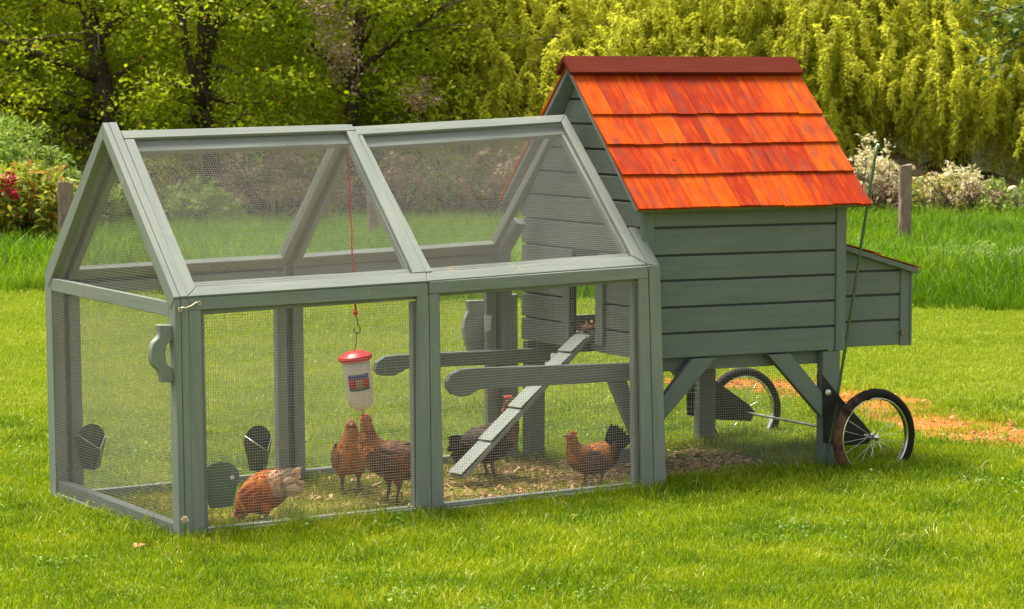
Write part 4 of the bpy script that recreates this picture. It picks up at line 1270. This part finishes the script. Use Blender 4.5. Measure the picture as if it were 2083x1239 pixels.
# willow: leaning limbs and hanging leafy strands
def willow(px, dist, label, seed, half, nstr, zlow, mat='willow', trunk_px=0):
    rg = random.Random(seed); g = az_point(px, dist); g[2] = gz(g[0], g[1])
    o = empty('willow_tree', tuple(g)); tag(o, label, 'willow')
    b = MB(); b.tube([(0, 0, -.1), (.1, .05, 1.2), (.05, .1, 2.6), (.2, .1, 4.2), (.15, .2, 6.)], [.30, .25, .22, .15, .06], 12); b.build('trunk', M['bark'], o, True)
    b = MB(); ends = []
    for k in range(22):
        a = rg.uniform(0, 6.283)
        limb(b, (.1, .1, rg.uniform(1.8, 4.5)), (math.cos(a), math.sin(a), rg.uniform(.1, .9)), rg.uniform(1.8, 3.4), .055, 1, ends, rg, .3)
    b.build('limbs', M['bark_pale'], o, True)
    C_, D_, N_, L_ = [], [], [], []
    tb = MB()
    for k in range(nstr):
        # strands bunch into curtains
        cx = rg.uniform(-half[0], half[1]); hz_ = rg.uniform(.4, 2.3); cy = rg.gauss(0, .28)-.75*(2.3-hz_)
        if k % 4 == 0: anchor = (cx, cy, hz_)
        ax_, ay_, az_ = anchor
        p = np.array([RT[0]*ax_+FW[0]*ay_, RT[1]*ax_+FW[1]*ay_, az_+zlow(ax_)+.35])+np.array([rg.gauss(0, .2), rg.gauss(0, .2), rg.gauss(0, .15)])
        ln = rg.uniform(.30, .85); d = np.array([rg.gauss(0, 1.0), rg.gauss(0, 1.0), .45]); m_ = 15; path = [p.copy()]
        for i in range(m_):
            d = d*.86+np.array([rg.gauss(0, .08), rg.gauss(0, .08), -.24]); dd = d/np.linalg.norm(d)
            p = p+dd*ln/m_
            if p[2] < zlow(ax_)-.15*rg.random(): break
            path.append(p.copy())
            for q in range(9):
                off = np.array([rg.gauss(0, 1), rg.gauss(0, 1), rg.gauss(0, .6)])
                ld = dd*.55+off*.6; ld /= np.linalg.norm(ld)
                C_.append(p+ld*.045+dd*rg.uniform(-.5, .5)*ln/m_); D_.append(ld); N_.append(off+np.array([0, 0, .35])); L_.append(rg.uniform(.04, .078))
        if k % 5 == 0 and len(path) > 3: tb.tube(path, .006, 4, False)
    L_ = np.array(L_)
    v, n = cards(C_, D_, N_, L_, L_*.30)
    # softer leafy body behind the hanging strands
    nc = nstr//2; xs = RNG.uniform(-half[0], half[1], nc); zs = np.array([zlow(x)+.1 for x in xs])+RNG.random(nc)*(3.4-.6)
    cc0z = zs
    cc = np.stack([RT[0]*xs, RT[1]*xs, zs], 1)+np.outer(RNG.uniform(.0, .7, nc)-.75*np.clip(3.0-(cc0z), 0, 2.), [FW[0], FW[1], 0])
    v2, n2 = cluster_leaves(cc, 46, (.17, .17, .19), .066, .30, .05, .9)
    v = np.concatenate([v, v2])
    link('crown', quads_mesh('crown', v), M[mat], o)
    tb.build('twigs', M['bark_pale'], o, True, recalc=False)
def zl1(x): return .40+.10*math.sin(x*2.3)
willow(1400, 38.6, 'large yellow green willow behind the orange roof', 1, (3.0, 1.9), 3600, zl1)
def zl2(x): return max(.3, .62+.16*math.sin(x*3.1+1)-.30*x)
willow(1930, 39.0, 'yellow willow with sparser strands over the stone heap at right', 2, (1.9, 2.1), 3000, zl2)

# woodland mass on the slope behind : one far-off body of leaves
cc = []
for k in range(3600):
    d = 43+RNG.random()*16; s = RNG.uniform(-11, 13)
    x, y = CAM[0]+FW[0]*d+RT[0]*s, CAM[1]+FW[1]*d+RT[1]*s
    cc.append((x, y, gz(x, y)+RNG.random()**1.3*5.5))
v, n = cluster_leaves(np.array(cc), 26, (.36, .36, .16), .15, .6, .5)
tag(link('far_woodland', quads_mesh('far_woodland', v), M['dark_leaf']), kind='stuff')

# overhanging branch of a nearer tree at the right edge
g = az_point(2330, 27.0)
ot = empty('oak_tree', tuple(g)); tag(ot, 'dark leafy branch reaching in at the upper right corner', 'tree')
b = MB(); b.tube([(0, 0, -.1), (.02, 0, 1.5), (0, .05, 3.2), (.1, 0, 5.)], [.2, .17, .13, .04], 12); b.build('trunk', M['bark'], ot, True)
b = MB(); ends = []; rg = random.Random(4)
tgt = CAM+ray(2030, 60)*27.0-g
for k in range(5):
    t2 = tgt+np.array([rg.gauss(0, .1), rg.gauss(0, .2), rg.gauss(.05, .22)])
    p0_ = np.array([0, 0, 2.3+k*.12]); dvec = t2-p0_
    limb(b, p0_, dvec, np.linalg.norm(dvec)*rg.uniform(.85, 1.02), .03, 1, ends, rg, .10)
for k in range(10):
    a = rg.uniform(0, 6.28); limb(b, (0, .02, rg.uniform(2.2, 4.6)), (RT[0]*abs(math.cos(a))+FW[0]*math.sin(a), RT[1]*abs(math.cos(a))+FW[1]*math.sin(a), .5), 1.5, .04, 1, ends, rg)
b.build('limbs', M['bark'], ot, True)
v, n = cluster_leaves(np.array(ends), 14, (.10, .10, .07), .085, .55, .5)
link('crown', quads_mesh('crown', v), M['oak'], ot)

# ------------------------------------------------------------------ shrubs at left
def shrub(px, dist, wd, h, label, mat, seed, size=.075, n=150, per=26, flowers=0, asp=.38):
    rg = random.Random(seed); g = az_point(px, dist)
    o = empty('shrub', tuple(g)); tag(o, label, 'shrub')
    b = MB(); ends = []
    for k in range(16):
        a = rg.uniform(0, 6.283); limb(b, (rg.gauss(0, .08), rg.gauss(0, .08), 0), (math.cos(a)*.7, math.sin(a)*.7, 1.), h*.9, .016, 1, ends, rg)
    b.build('stems', M['bark'], o, True)
    th = RNG.uniform(0, 6.283, n); ph = RNG.uniform(-.15, 1., n); rr_ = RNG.uniform(.62, 1.06, n)
    cc = np.stack([np.cos(th)*np.sqrt(1-np.clip(ph, 0, 1)**2)*rr_*wd, np.sin(th)*np.sqrt(1-np.clip(ph, 0, 1)**2)*rr_*wd, (ph*.6*rr_+.42)*h], 1)
    # rosettes of long leaves
    m_ = len(cc)*per; c = np.repeat(cc, per, 0)
    d = rnd_dirs(m_, .3); d[:, 2] += .25; d /= np.linalg.norm(d, axis=1)[:, None]
    L = size*RNG.uniform(.7, 1.4, m_); ctr = c+d*(L*.55)[:, None]+RNG.normal(size=(m_, 3))*.035
    v, _n = cards(ctr, d, RNG.normal(size=(m_, 3))*.4+np.array([0, 0, 1.]), L, L*asp)
    link('leaves', quads_mesh('leaves', v), M[mat], o)
    if flowers:
        cf = []; tries = 0
        for k in range(flowers):
            q = CAM+ray(rg.gauss(18, 12), rg.choice((385, 395, 405)) if k % 2 else rg.gauss(372, 10))*(dist-.98)
            cf.append(q-g)
        v, _n = cluster_leaves(np.array(cf), 22, (.03, .03, .03), .05, .7, .1)
        link('flowers', quads_mesh('flowers', v), M['red_petal'], o)
shrub(52, 30.6, .62, 1.02, 'yellow green shrub with red flowers at the left edge', 'shrub', 1, .10, 190, 22, 7)
shrub(-60, 31.2, .7, 1.0, 'yellow green shrub cut by the left border', 'shrub', 2, .10, 150, 22)
shrub(30, 33.2, .75, 1.42, 'pale green bush behind the red flowered shrub', 'shrub_green', 3, .07, 200, 26)
shrub(175, 34.0, .5, .72, 'low bright green bush behind the left rafter', 'shrub_green', 4, .07, 110, 26)
for i, (px, d_, wd, h, mt_) in enumerate(((300, 35.6, .6, .95, 'shrub'), (410, 34.8, .55, .6, 'shrub_green'), (545, 35.2, .65, 1.0, 'brush'), (640, 35.4, .6, .75, 'shrub'), (800, 35., .65, .95, 'brush'), (900, 35.4, .6, .9, 'shrub_green'), (1010, 35.2, .6, .95, 'brush'), (1120, 35.8, .6, .8, 'shrub'))):
    shrub(px, d_, wd, h, ['yellowish bush seen through the mesh left of the cord', 'pale green bush seen through the mesh near the forked tree', 'brown brush seen through the mesh at centre left', 'yellowish bush seen through the mesh beside the roof stile',
          'brown brush seen through the mesh right of the cord', 'pale green bush seen through the right roof mesh', 'brown brush seen through the mesh near the rear rafter', 'yellowish bush below the willow behind the hen house'][i], mt_, 20+i, .07, 90, 24)

# ------------------------------------------------------------------ fence posts
def fence_post(px, dist, h, wd, label, seed, lean=0):
    rg = random.Random(seed); g = az_point(px, dist); o = empty('fence_post', tuple(g), (0, lean, -YAW)); tag(o, label, 'fence post', 'old wooden fence posts')
    b = MB(); n = 9
    for i in range(n):
        z = -.1+(h+.1)*i/(n-1); k = wd/2*(1+rg.uniform(-.05, .05)); c = .16*wd
        for x, y in ((-k+c, -k), (k-c, -k), (k, -k+c), (k, k-c), (k-c, k), (-k+c, k), (-k, k-c), (-k, -k+c)): b.v.append((x+rg.gauss(0, .003), y+rg.gauss(0, .003), z+(rg.gauss(0, .012) if i == n-1 else 0)))
    for i in range(n-1):
        for k in range(8):
            l = (k+1) % 8; b.face([i*8+k, i*8+l, i*8+8+l, i*8+8+k])
    b.face([k for k in reversed(range(8))]); b.face([(n-1)*8+k for k in range(8)])
    b.build('timber', M['post'], o)
    b = MB()
    for z in (h*.28, h*.62): b.ring((0, 0, z), (0, 0, 1), wd*.62, .004, 16, 5)
    b.build('wire_tie', M['bark'], o, True)
fence_post(1840, 30.6, .92, .122, 'weathered wooden fence post right of the hen house', 1, .01)
fence_post(138, 30.0, .86, .15, 'short brown fence post behind the left rafter', 2)
fence_post(762, 32.0, .72, .13, 'pinkish fence post seen through the mesh by the cord', 3)

# ------------------------------------------------------------------ heap of pale stones under the willow
stones = []
for k in range(7):
    rg = random.Random(60+k); bm = bmesh.new(); bmesh.ops.create_icosphere(bm, subdivisions=2, radius=1)
    sx, sy, sz = rg.uniform(.8, 1.3), rg.uniform(.7, 1.), rg.uniform(.5, .75)
    ph = [rg.uniform(0, 6) for _ in range(6)]
    for vtx in bm.verts:
        c = vtx.co; r = 1+.16*math.sin(3*c.x+ph[0])*math.sin(3*c.y+ph[1])+.12*math.sin(5*c.z+ph[2]+2*c.x)+rg.uniform(-.07, .07)
        mx = max(abs(c.x), abs(c.y), abs(c.z)); r *= (1-.25*(1-mx))
        vtx.co = Vector((c.x*sx*r, c.y*sy*r, c.z*sz*r))
    me = bpy.data.meshes.new('stone'); bm.to_mesh(me); bm.free(); me.materials.append(M['stone']); stones.append(me)
rg = random.Random(77)
for k in range(260):
    px = rg.uniform(1640, 2140); q = (px-1640)/500
    g = az_point(px, 36.2+rg.gauss(.35, .45)); hmax = (1.0-.60*q)*(1-.30*rg.random())
    s = rg.choice((.025, .03, .035, .04, .045, .055, .065, .08))
    o = bpy.data.objects.new('stone', stones[k % 7]); COL.objects.link(o)
    front = (g[0]-CAM[0])*FW[0]+(g[1]-CAM[1])*FW[1]
    o.location = (g[0], g[1], max(.02, hmax*rg.random()**.8)); o.rotation_euler = (rg.uniform(-.4, .4), rg.uniform(-.4, .4), rg.uniform(0, 6))
    o.scale = (s, s, s)
    tag(o, 'one of the pale stones heaped below the willow', 'stone', 'pale stones heaped below the willow')
# sprigs and dead brush grown through the heap
for i, (px, d_, wd, h, mt_, lb) in enumerate(((1672, 35.5, .35, .80, 'blossom', 'cream blossoming shrub next to the roof edge'), (1775, 35.7, .34, 1.0, 'blossom', 'cream blossoming shrub behind the tip of the garden stake'), (1950, 35.5, .42, .72, 'blossom', 'cream blossoming shrub right of the weathered post'), (1715, 35.4, .30, .40, 'shrub_green', 'sprigs of green growing through the stones by the roof edge'), (1790, 35.5, .35, .5, 'brush', 'dead brush over the stones left of the weathered post'), (1905, 35.4, .45, .6, 'shrub', 'yellow sprigs over the stones right of the weathered post'),
        (1985, 35.3, .45, .5, 'brush', 'brown brush at the foot of the stone heap'), (2060, 35.3, .45, .55, 'shrub_green', 'green bush at the right end of the stone heap'))):
    shrub(px, d_, wd, h, lb, mt_, 60+i, .06, 42, 16)
# bank of earth the stones lie on
b = MB(); me = bpy.data.meshes.new('earth_bank'); v = []; f = []
for i in range(31):
    px = 1560+660*i/30; q = max(0, (px-1640)/500); hh = (1.08-.70*min(1, q))*(1 if px > 1600 else .6)
    for j in range(7):
        g = az_point(px, 36.1+j*.35); z = hh*math.sin(min(1, j/4)*math.pi/2)*(.95+.1*math.sin(i*1.3+j))
        v.append((g[0], g[1], z-.05))
for i in range(30):
    for j in range(6): a = i*7+j; f.append((a, a+7, a+8, a+1))
me.from_pydata(v, [], f); me.polygons.foreach_set('use_smooth', [True]*len(f)); tag(link('earth_bank', me, M['litter']), kind='structure')

# ------------------------------------------------------------------ scattered cover (grass, shavings): one object each
def blade_clump(name, nb, rad, h0, h1, wd, bend, mat, seed, seg=2):
    rg = np.random.default_rng(seed); V = []; F = []
    for k in range(nb):
        r = rad*math.sqrt(rg.random()); a = rg.random()*6.283; x, y = r*math.cos(a), r*math.sin(a)
        h = rg.uniform(h0, h1); az = rg.random()*6.283; bd = bend*rg.uniform(.2, 1.)*h; w_ = wd*rg.uniform(.7, 1.3)
        dx, dy = math.cos(az), math.sin(az); fa = rg.random()*6.283; sx, sy = math.cos(fa)*w_/2, math.sin(fa)*w_/2; i0 = len(V)
        for s in range(seg):
            t = s/seg; o = bd*t*t; kf = 1-.45*t
            V += [(x+dx*o-sx*kf, y+dy*o-sy*kf, h*t-.004), (x+dx*o+sx*kf, y+dy*o+sy*kf, h*t-.004)]
        V.append((x+dx*bd, y+dy*bd, h*(1-.25*bend)))
        for s in range(seg-1): F.append((i0+2*s, i0+2*s+1, i0+2*s+3, i0+2*s+2))
        e = i0+2*(seg-1); F.append((e, e+1, i0+2*seg))
    me = bpy.data.meshes.new(name); me.from_pydata(V, [], F); me.materials.append(mat)
    return bpy.data.objects.new(name, me)
def scatter(name, pts, rot, scl, protos, cat_kind='stuff'):
    col = bpy.data.collections.new(name+'_kinds')
    for p in protos: col.objects.link(p)
    me = bpy.data.meshes.new(name); n = len(pts)
    me.vertices.add(n); me.vertices.foreach_set('co', np.asarray(pts, np.float32).ravel())
    for nm, typ, arr in (('rot', 'FLOAT_VECTOR', rot), ('scl', 'FLOAT', scl), ('pick', 'INT', RNG.integers(0, len(protos), n))):
        at_ = me.attributes.new(nm, typ, 'POINT')
        at_.data.foreach_set('vector' if typ == 'FLOAT_VECTOR' else 'value', np.asarray(arr, np.int32 if typ == 'INT' else np.float32).ravel())
    o = bpy.data.objects.new(name, me); COL.objects.link(o); o['kind'] = cat_kind
    ng = bpy.data.node_groups.new(name, 'GeometryNodeTree')
    ng.interface.new_socket('Geometry', in_out='INPUT', socket_type='NodeSocketGeometry')
    ng.interface.new_socket('Geometry', in_out='OUTPUT', socket_type='NodeSocketGeometry')
    N = ng.nodes; gi = N.new('NodeGroupInput'); go = N.new('NodeGroupOutput'); ci = N.new('GeometryNodeCollectionInfo'); ip = N.new('GeometryNodeInstanceOnPoints')
    ci.inputs['Collection'].default_value = col; ci.inputs['Separate Children'].default_value = True; ci.inputs['Reset Children'].default_value = True
    def na(nm, typ):
        a = N.new('GeometryNodeInputNamedAttribute'); a.data_type = typ; a.inputs['Name'].default_value = nm; return a.outputs['Attribute']
    ng.links.new(gi.outputs[0], ip.inputs['Points']); ng.links.new(ci.outputs[0], ip.inputs['Instance'])
    ip.inputs['Pick Instance'].default_value = True
    ng.links.new(na('pick', 'INT'), ip.inputs['Instance Index']); ng.links.new(na('rot', 'FLOAT_VECTOR'), ip.inputs['Rotation']); ng.links.new(na('scl', 'FLOAT'), ip.inputs['Scale'])
    ng.links.new(ip.outputs[0], go.inputs[0])
    mdf = o.modifiers.new('scatter', 'NODES'); mdf.node_group = ng
    return o
def fan(n, d0, d1, margin=.035, power=1.):
    """random ground points in a wedge in front of the camera, even per area"""
    d = np.sqrt(RNG.uniform(d0*d0, d1*d1, n)); a = YAW+RNG.uniform(-.176-margin, .176+margin, n)
    return np.stack([CAM[0]+np.sin(a)*d, CAM[1]+np.cos(a)*d], 1)
def seg_dist(P, spine):
    S = np.array(spine); best = np.full(len(P), 1e9); wb = np.zeros(len(P))
    for i in range(len(S)-1):
        a, b_ = S[i], S[i+1]; ab = b_-a; t = np.clip(((P-a) @ ab)/(ab @ ab), 0, 1)
        d = np.linalg.norm(P-(a+t[:, None]*ab), axis=1); w_ = DIRT_W[i]*(1-t)+DIRT_W[i+1]*t
        m_ = d-w_ < best-wb; best = np.where(m_, d, best); wb = np.where(m_, w_, wb)
    return best-wb
EDGE_A, EDGE_B = np.array([4.69, 12.99]), np.array([10.23, 6.33])
en = np.array([EDGE_B[1]-EDGE_A[1], -(EDGE_B[0]-EDGE_A[0])]); en = en/np.linalg.norm(en); en = en if en @ FW > 0 else -en
def beyond(P): return (P-EDGE_A) @ en+.12*np.sin(P[:, 0]*2.1)+.07*np.sin(P[:, 1]*5.3)
def in_pen(P): return (P[:, 0] > .03) & (P[:, 0] < 2.65) & (P[:, 1] > .02) & (P[:, 1] < W-.02)
def under_house(P):
    x = (P[:, 0]-3.7608)*math.cos(TH)+(P[:, 1]-.0421)*math.sin(TH); y = -(P[:, 0]-3.7608)*math.sin(TH)+(P[:, 1]-.0421)*math.cos(TH)
    return (x > -1.2) & (x < .0) & (y > .05) & (y < 1.2)
def put(name, P, smin, smax, protos, tilt=.12, z=0.):
    n = len(P); pn = .5+.25*np.sin(P[:, 0]*2.3+1.3*np.sin(P[:, 1]*1.7))+.25*np.sin(P[:, 1]*3.1+1.1*np.sin(P[:, 0]*2.9))
    rot = np.stack([RNG.normal(0, tilt, n), RNG.normal(0, tilt, n), RNG.uniform(0, 6.283, n)], 1)
    zz = np.array([gz(x, y) for x, y in P])+z if name != 'lawn' else np.zeros(n)
    return scatter(name, np.column_stack([P, zz]), rot, RNG.uniform(smin, smax, n)*(.84+.3*pn), protos)
near = [blade_clump('near_tuft', 170, .17, .016, .047, .0040, .75, M['grass'], 100+i, 3) for i in range(6)]
P = fan(16500, 9.6, 17.5, .14); P = P[(~in_pen(P)) & (~under_house(P))]
dd = seg_dist(P, DIRT_SPINE); P = P[(dd > .10) | (RNG.random(len(P)) < .05)]
put('lawn_grass', P, .7, 1.25, near)
far = [blade_clump('far_tuft', 130, .24, .014, .040, .0060, .8, M['grass_far'], 120+i, 2) for i in range(5)]
P = fan(16500, 16.0, 27.5, .15); P = P[(beyond(P) < 0.05) & (~under_house(P))]
dd = seg_dist(P, DIRT_SPINE); P = P[(dd+.14*np.sin(P[:, 0]*7)*np.sin(P[:, 1]*6.3) > .06) | (RNG.random(len(P)) < .10)]
put('mown_grass', P, .7, 1.2, far)
pen = [blade_clump('pen_tuft', 60, .14, .012, .045, .0040, .9, M['grass_pen'], 140+i, 2) for i in range(4)]
P = np.stack([RNG.uniform(.03, 2.66, 900), RNG.uniform(.03, W-.03, 900)], 1)
P = P[RNG.random(len(P)) < np.clip(1.15-P[:, 0]/2.9, .25, 1)]
put('pen_grass', P, .6, 1.15, pen)
tall = [blade_clump('tall_tuft', 46, .20, .16, .52, .011, .5, M['grass_tall'], 160+i, 4) for i in range(6)]
P = fan(16500, 23., 37.0, .14); bd = beyond(P); P = P[bd > 0]; bd = beyond(P)
n = len(P); rot = np.stack([RNG.normal(0, .1, n), RNG.normal(0, .1, n), RNG.uniform(0, 6.283, n)], 1)
scl = RNG.uniform(.5, 1.05, n)*np.clip(.45+bd*.6, .45, 1.)*np.where(bd > 3., .72, 1.)
scatter('tall_grass', np.column_stack([P, np.zeros(n)]), rot, scl, tall)
def clover(name, seed):
    rg = np.random.default_rng(seed); nl = 44
    c = np.stack([rg.normal(0, .05, nl), rg.normal(0, .05, nl), rg.uniform(.018, .05, nl)], 1)
    d = rg.normal(size=(nl, 3)); d[:, 2] *= .25; L = rg.uniform(.010, .020, nl)
    v, _n = cards(c, d, rg.normal(size=(nl, 3))*.3+np.array([0, 0, 1.]), L, L*.85)
    me = quads_mesh(name, v); me.materials.append(M['clover']); return bpy.data.objects.new(name, me)
cl = [clover('clover_tuft', 300+i) for i in range(4)]
P = fan(650, 10.4, 17.); P = P[(~in_pen(P)) & (~under_house(P))]
k_ = np.sin(P[:, 0]*1.9+.7)*np.sin(P[:, 1]*2.6+P[:, 0])+RNG.normal(0, .35, len(P)); P = P[k_ > .55]
put('clover_patch', P, .8, 1.3, cl)
dry = [blade_clump('dry_tuft', 9, .10, .03, .075, .0032, 1.1, M['straw_stem'], 320+i, 3) for i in range(3)]
P = fan(900, 10.4, 18.); P = P[(~under_house(P))]
put('dry_blades', P, .7, 1.2, dry, .25)
# long blades left at the foot of the frames
foot = [blade_clump('foot_tuft', 46, .07, .035, .105, .0045, .7, M['grass'], 180+i, 3) for i in range(4)]
P = []
for x in np.arange(-.02, 2.7, .035): P.append((x+RNG.normal(0, .02), -.035+RNG.normal(0, .022)))
for y in np.arange(0, W, .05): P.append((-.05+RNG.normal(0, .02), y))
for a in np.arange(-1.05, .1, .035):
    p = HM @ Vector((a, RNG.normal(-.01, .03), 0)); P.append((p.x, p.y))
for k in range(30):
    p = HM @ Vector((RNG.normal(.13, .12), RNG.normal(-.2, .05), 0)); P.append((p.x, p.y))
put('edge_grass', np.array(P), .6, 1.1, foot)
def chip(name, mat, seed):
    rg = random.Random(seed); b = MB()
    for k in range(7):
        x, y, z = rg.gauss(0, .03), rg.gauss(0, .03), rg.uniform(.002, .012); l, w_ = rg.uniform(.008, .02), rg.uniform(.004, .009); a = rg.uniform(0, 3.14)
        c, s = math.cos(a), math.sin(a); t_ = rg.uniform(-.5, .5)
        b.prism([(x+c*l*i-s*w_*j, y+s*l*i+c*w_*j, z+t_*l*i) for i, j in ((-1, -1), (1, -1), (1, 1), (-1, 1))], (0, 0, 1), .0015)
    o = b.build(name, mat); COL.objects.unlink(o); return o
chips = [chip('shaving', M['chip'], 200+i) for i in range(4)]
P = np.stack([RNG.uniform(.4, 3.6, 1500), RNG.uniform(.05, W-.05, 1500)], 1)
P = P[RNG.random(len(P)) < np.clip((P[:, 0]-.9)/1.3, .07, 1)*np.where(P[:, 0] > 2.7, .45, 1)*np.clip(1.25-.5*P[:, 1], .3, 1)]
put('wood_shavings', P, .7, 1.3, chips, .15)
rchips = [chip('red_shaving', M['red_chip'], 220+i) for i in range(4)]
P = fan(6000, 13.5, 20); dd = seg_dist(P, DIRT_SPINE)+.15*np.sin(P[:, 0]*9)*np.sin(P[:, 1]*8); P = P[(dd < .03)]
put('soil_crumbs', P, .4, .95, rchips, .15)
# litter on the house floor
Q = [HM @ Vector((RNG.uniform(-1.08, -.3), RNG.uniform(.18, 1.10), .667+RNG.random()*.035)) for _ in range(420)]
n = len(Q); scatter('floor_litter', np.array([tuple(q) for q in Q]), np.stack([RNG.normal(0, .3, n), RNG.normal(0, .3, n), RNG.uniform(0, 6, n)], 1), RNG.uniform(.7, .95, n), [chip('floor_shaving', M['red_chip'], 240+i) for i in range(3)])

# white umbels and yellow flowers in the tall grass
def umbel(px, py, label, seed, petal='white_petal', s=1.):
    rg = random.Random(seed); dist = 26.6; q = CAM+ray(px, py)*(dist/ (ray(px, py) @ _f)) if False else CAM+ray(px, py)*dist
    o = empty('wild_flower', (q[0], q[1], 0)); tag(o, label, 'flower')
    b = MB(); b.tube([(0, 0, 0), (.02, 0, q[2]*.5), (0, 0, q[2])], [.006, .005, .003], 6); b.build('stem', M['stake'], o, True)
    b = MB()
    for k in range(26):
        r = .05*s*math.sqrt(rg.random()); a = rg.uniform(0, 6.28); b.lathe((r*math.cos(a), r*math.sin(a), q[2]+.01-r*.3+rg.uniform(-.006, .006)), (rg.gauss(0, .3), rg.gauss(0, .3), 1), [(0, .002), (.003, .009), (.006, .008), (.008, .002)], 7)
    b.build('umbel', M[petal], o, True)
umbel(1875, 531, 'white flower head nearest the nest box lid', 1)
umbel(1915, 529, 'white flower head second from the nest box lid', 2, s=.8)
umbel(2021, 530, 'largest white flower head in the tall grass at right', 3, s=1.2)
umbel(1962, 541, 'small white flower head low in the tall grass', 4, s=.6)
# arching pale fronds in the tall grass at right
def fern(px, py, label, seed, hh):
    rg = random.Random(seed); g = az_point(px, 27.0); o = empty('fern', tuple(g)); tag(o, label, 'fern')
    b = MB(); C_, D_, N_, L_ = [], [], [], []
    for k in range(9):
        a = rg.uniform(0, 6.28); ln = rg.uniform(.45, .62)*hh; path = [np.zeros(3)]; d = np.array([math.cos(a)*.35, math.sin(a)*.35, 1.])
        for i in range(12):
            d = d+np.array([math.cos(a)*.09, math.sin(a)*.09, -.13]); dd = d/np.linalg.norm(d); path.append(path[-1]+dd*ln/9)
            s = np.cross(dd, (0, 0, 1.)); s /= np.linalg.norm(s)+1e-9
            if i > 1:
                for sg in (1, -1):
                    for q in (.0, .5):
                        C_.append(path[-1]-dd*q*ln/9+s*sg*.035); D_.append(s*sg+dd*.35); N_.append(np.cross(s, dd)); L_.append(.085*(1-.055*i)*rg.uniform(.8, 1.2))
        b.tube(path, [.005-.0003*i for i in range(13)], 5)
    b.build('stalks', M['stake'], o, True)
    L_ = np.array(L_); v, _n = cards(C_, D_, N_, L_, L_*.28); link('fronds', quads_mesh('fronds', v), M['shrub_green'], o)
for i, (px, hh) in enumerate(((1968, 1.35), (2005, 1.3), (2052, 1.25), (1925, .95))):
    fern(px, 0, ['tall arching fern in the grass left of the largest white flower', 'arching fern just beside the largest white flower', 'arching fern close to the right border', 'short fern between the white flower heads'][i], 30+i, hh)
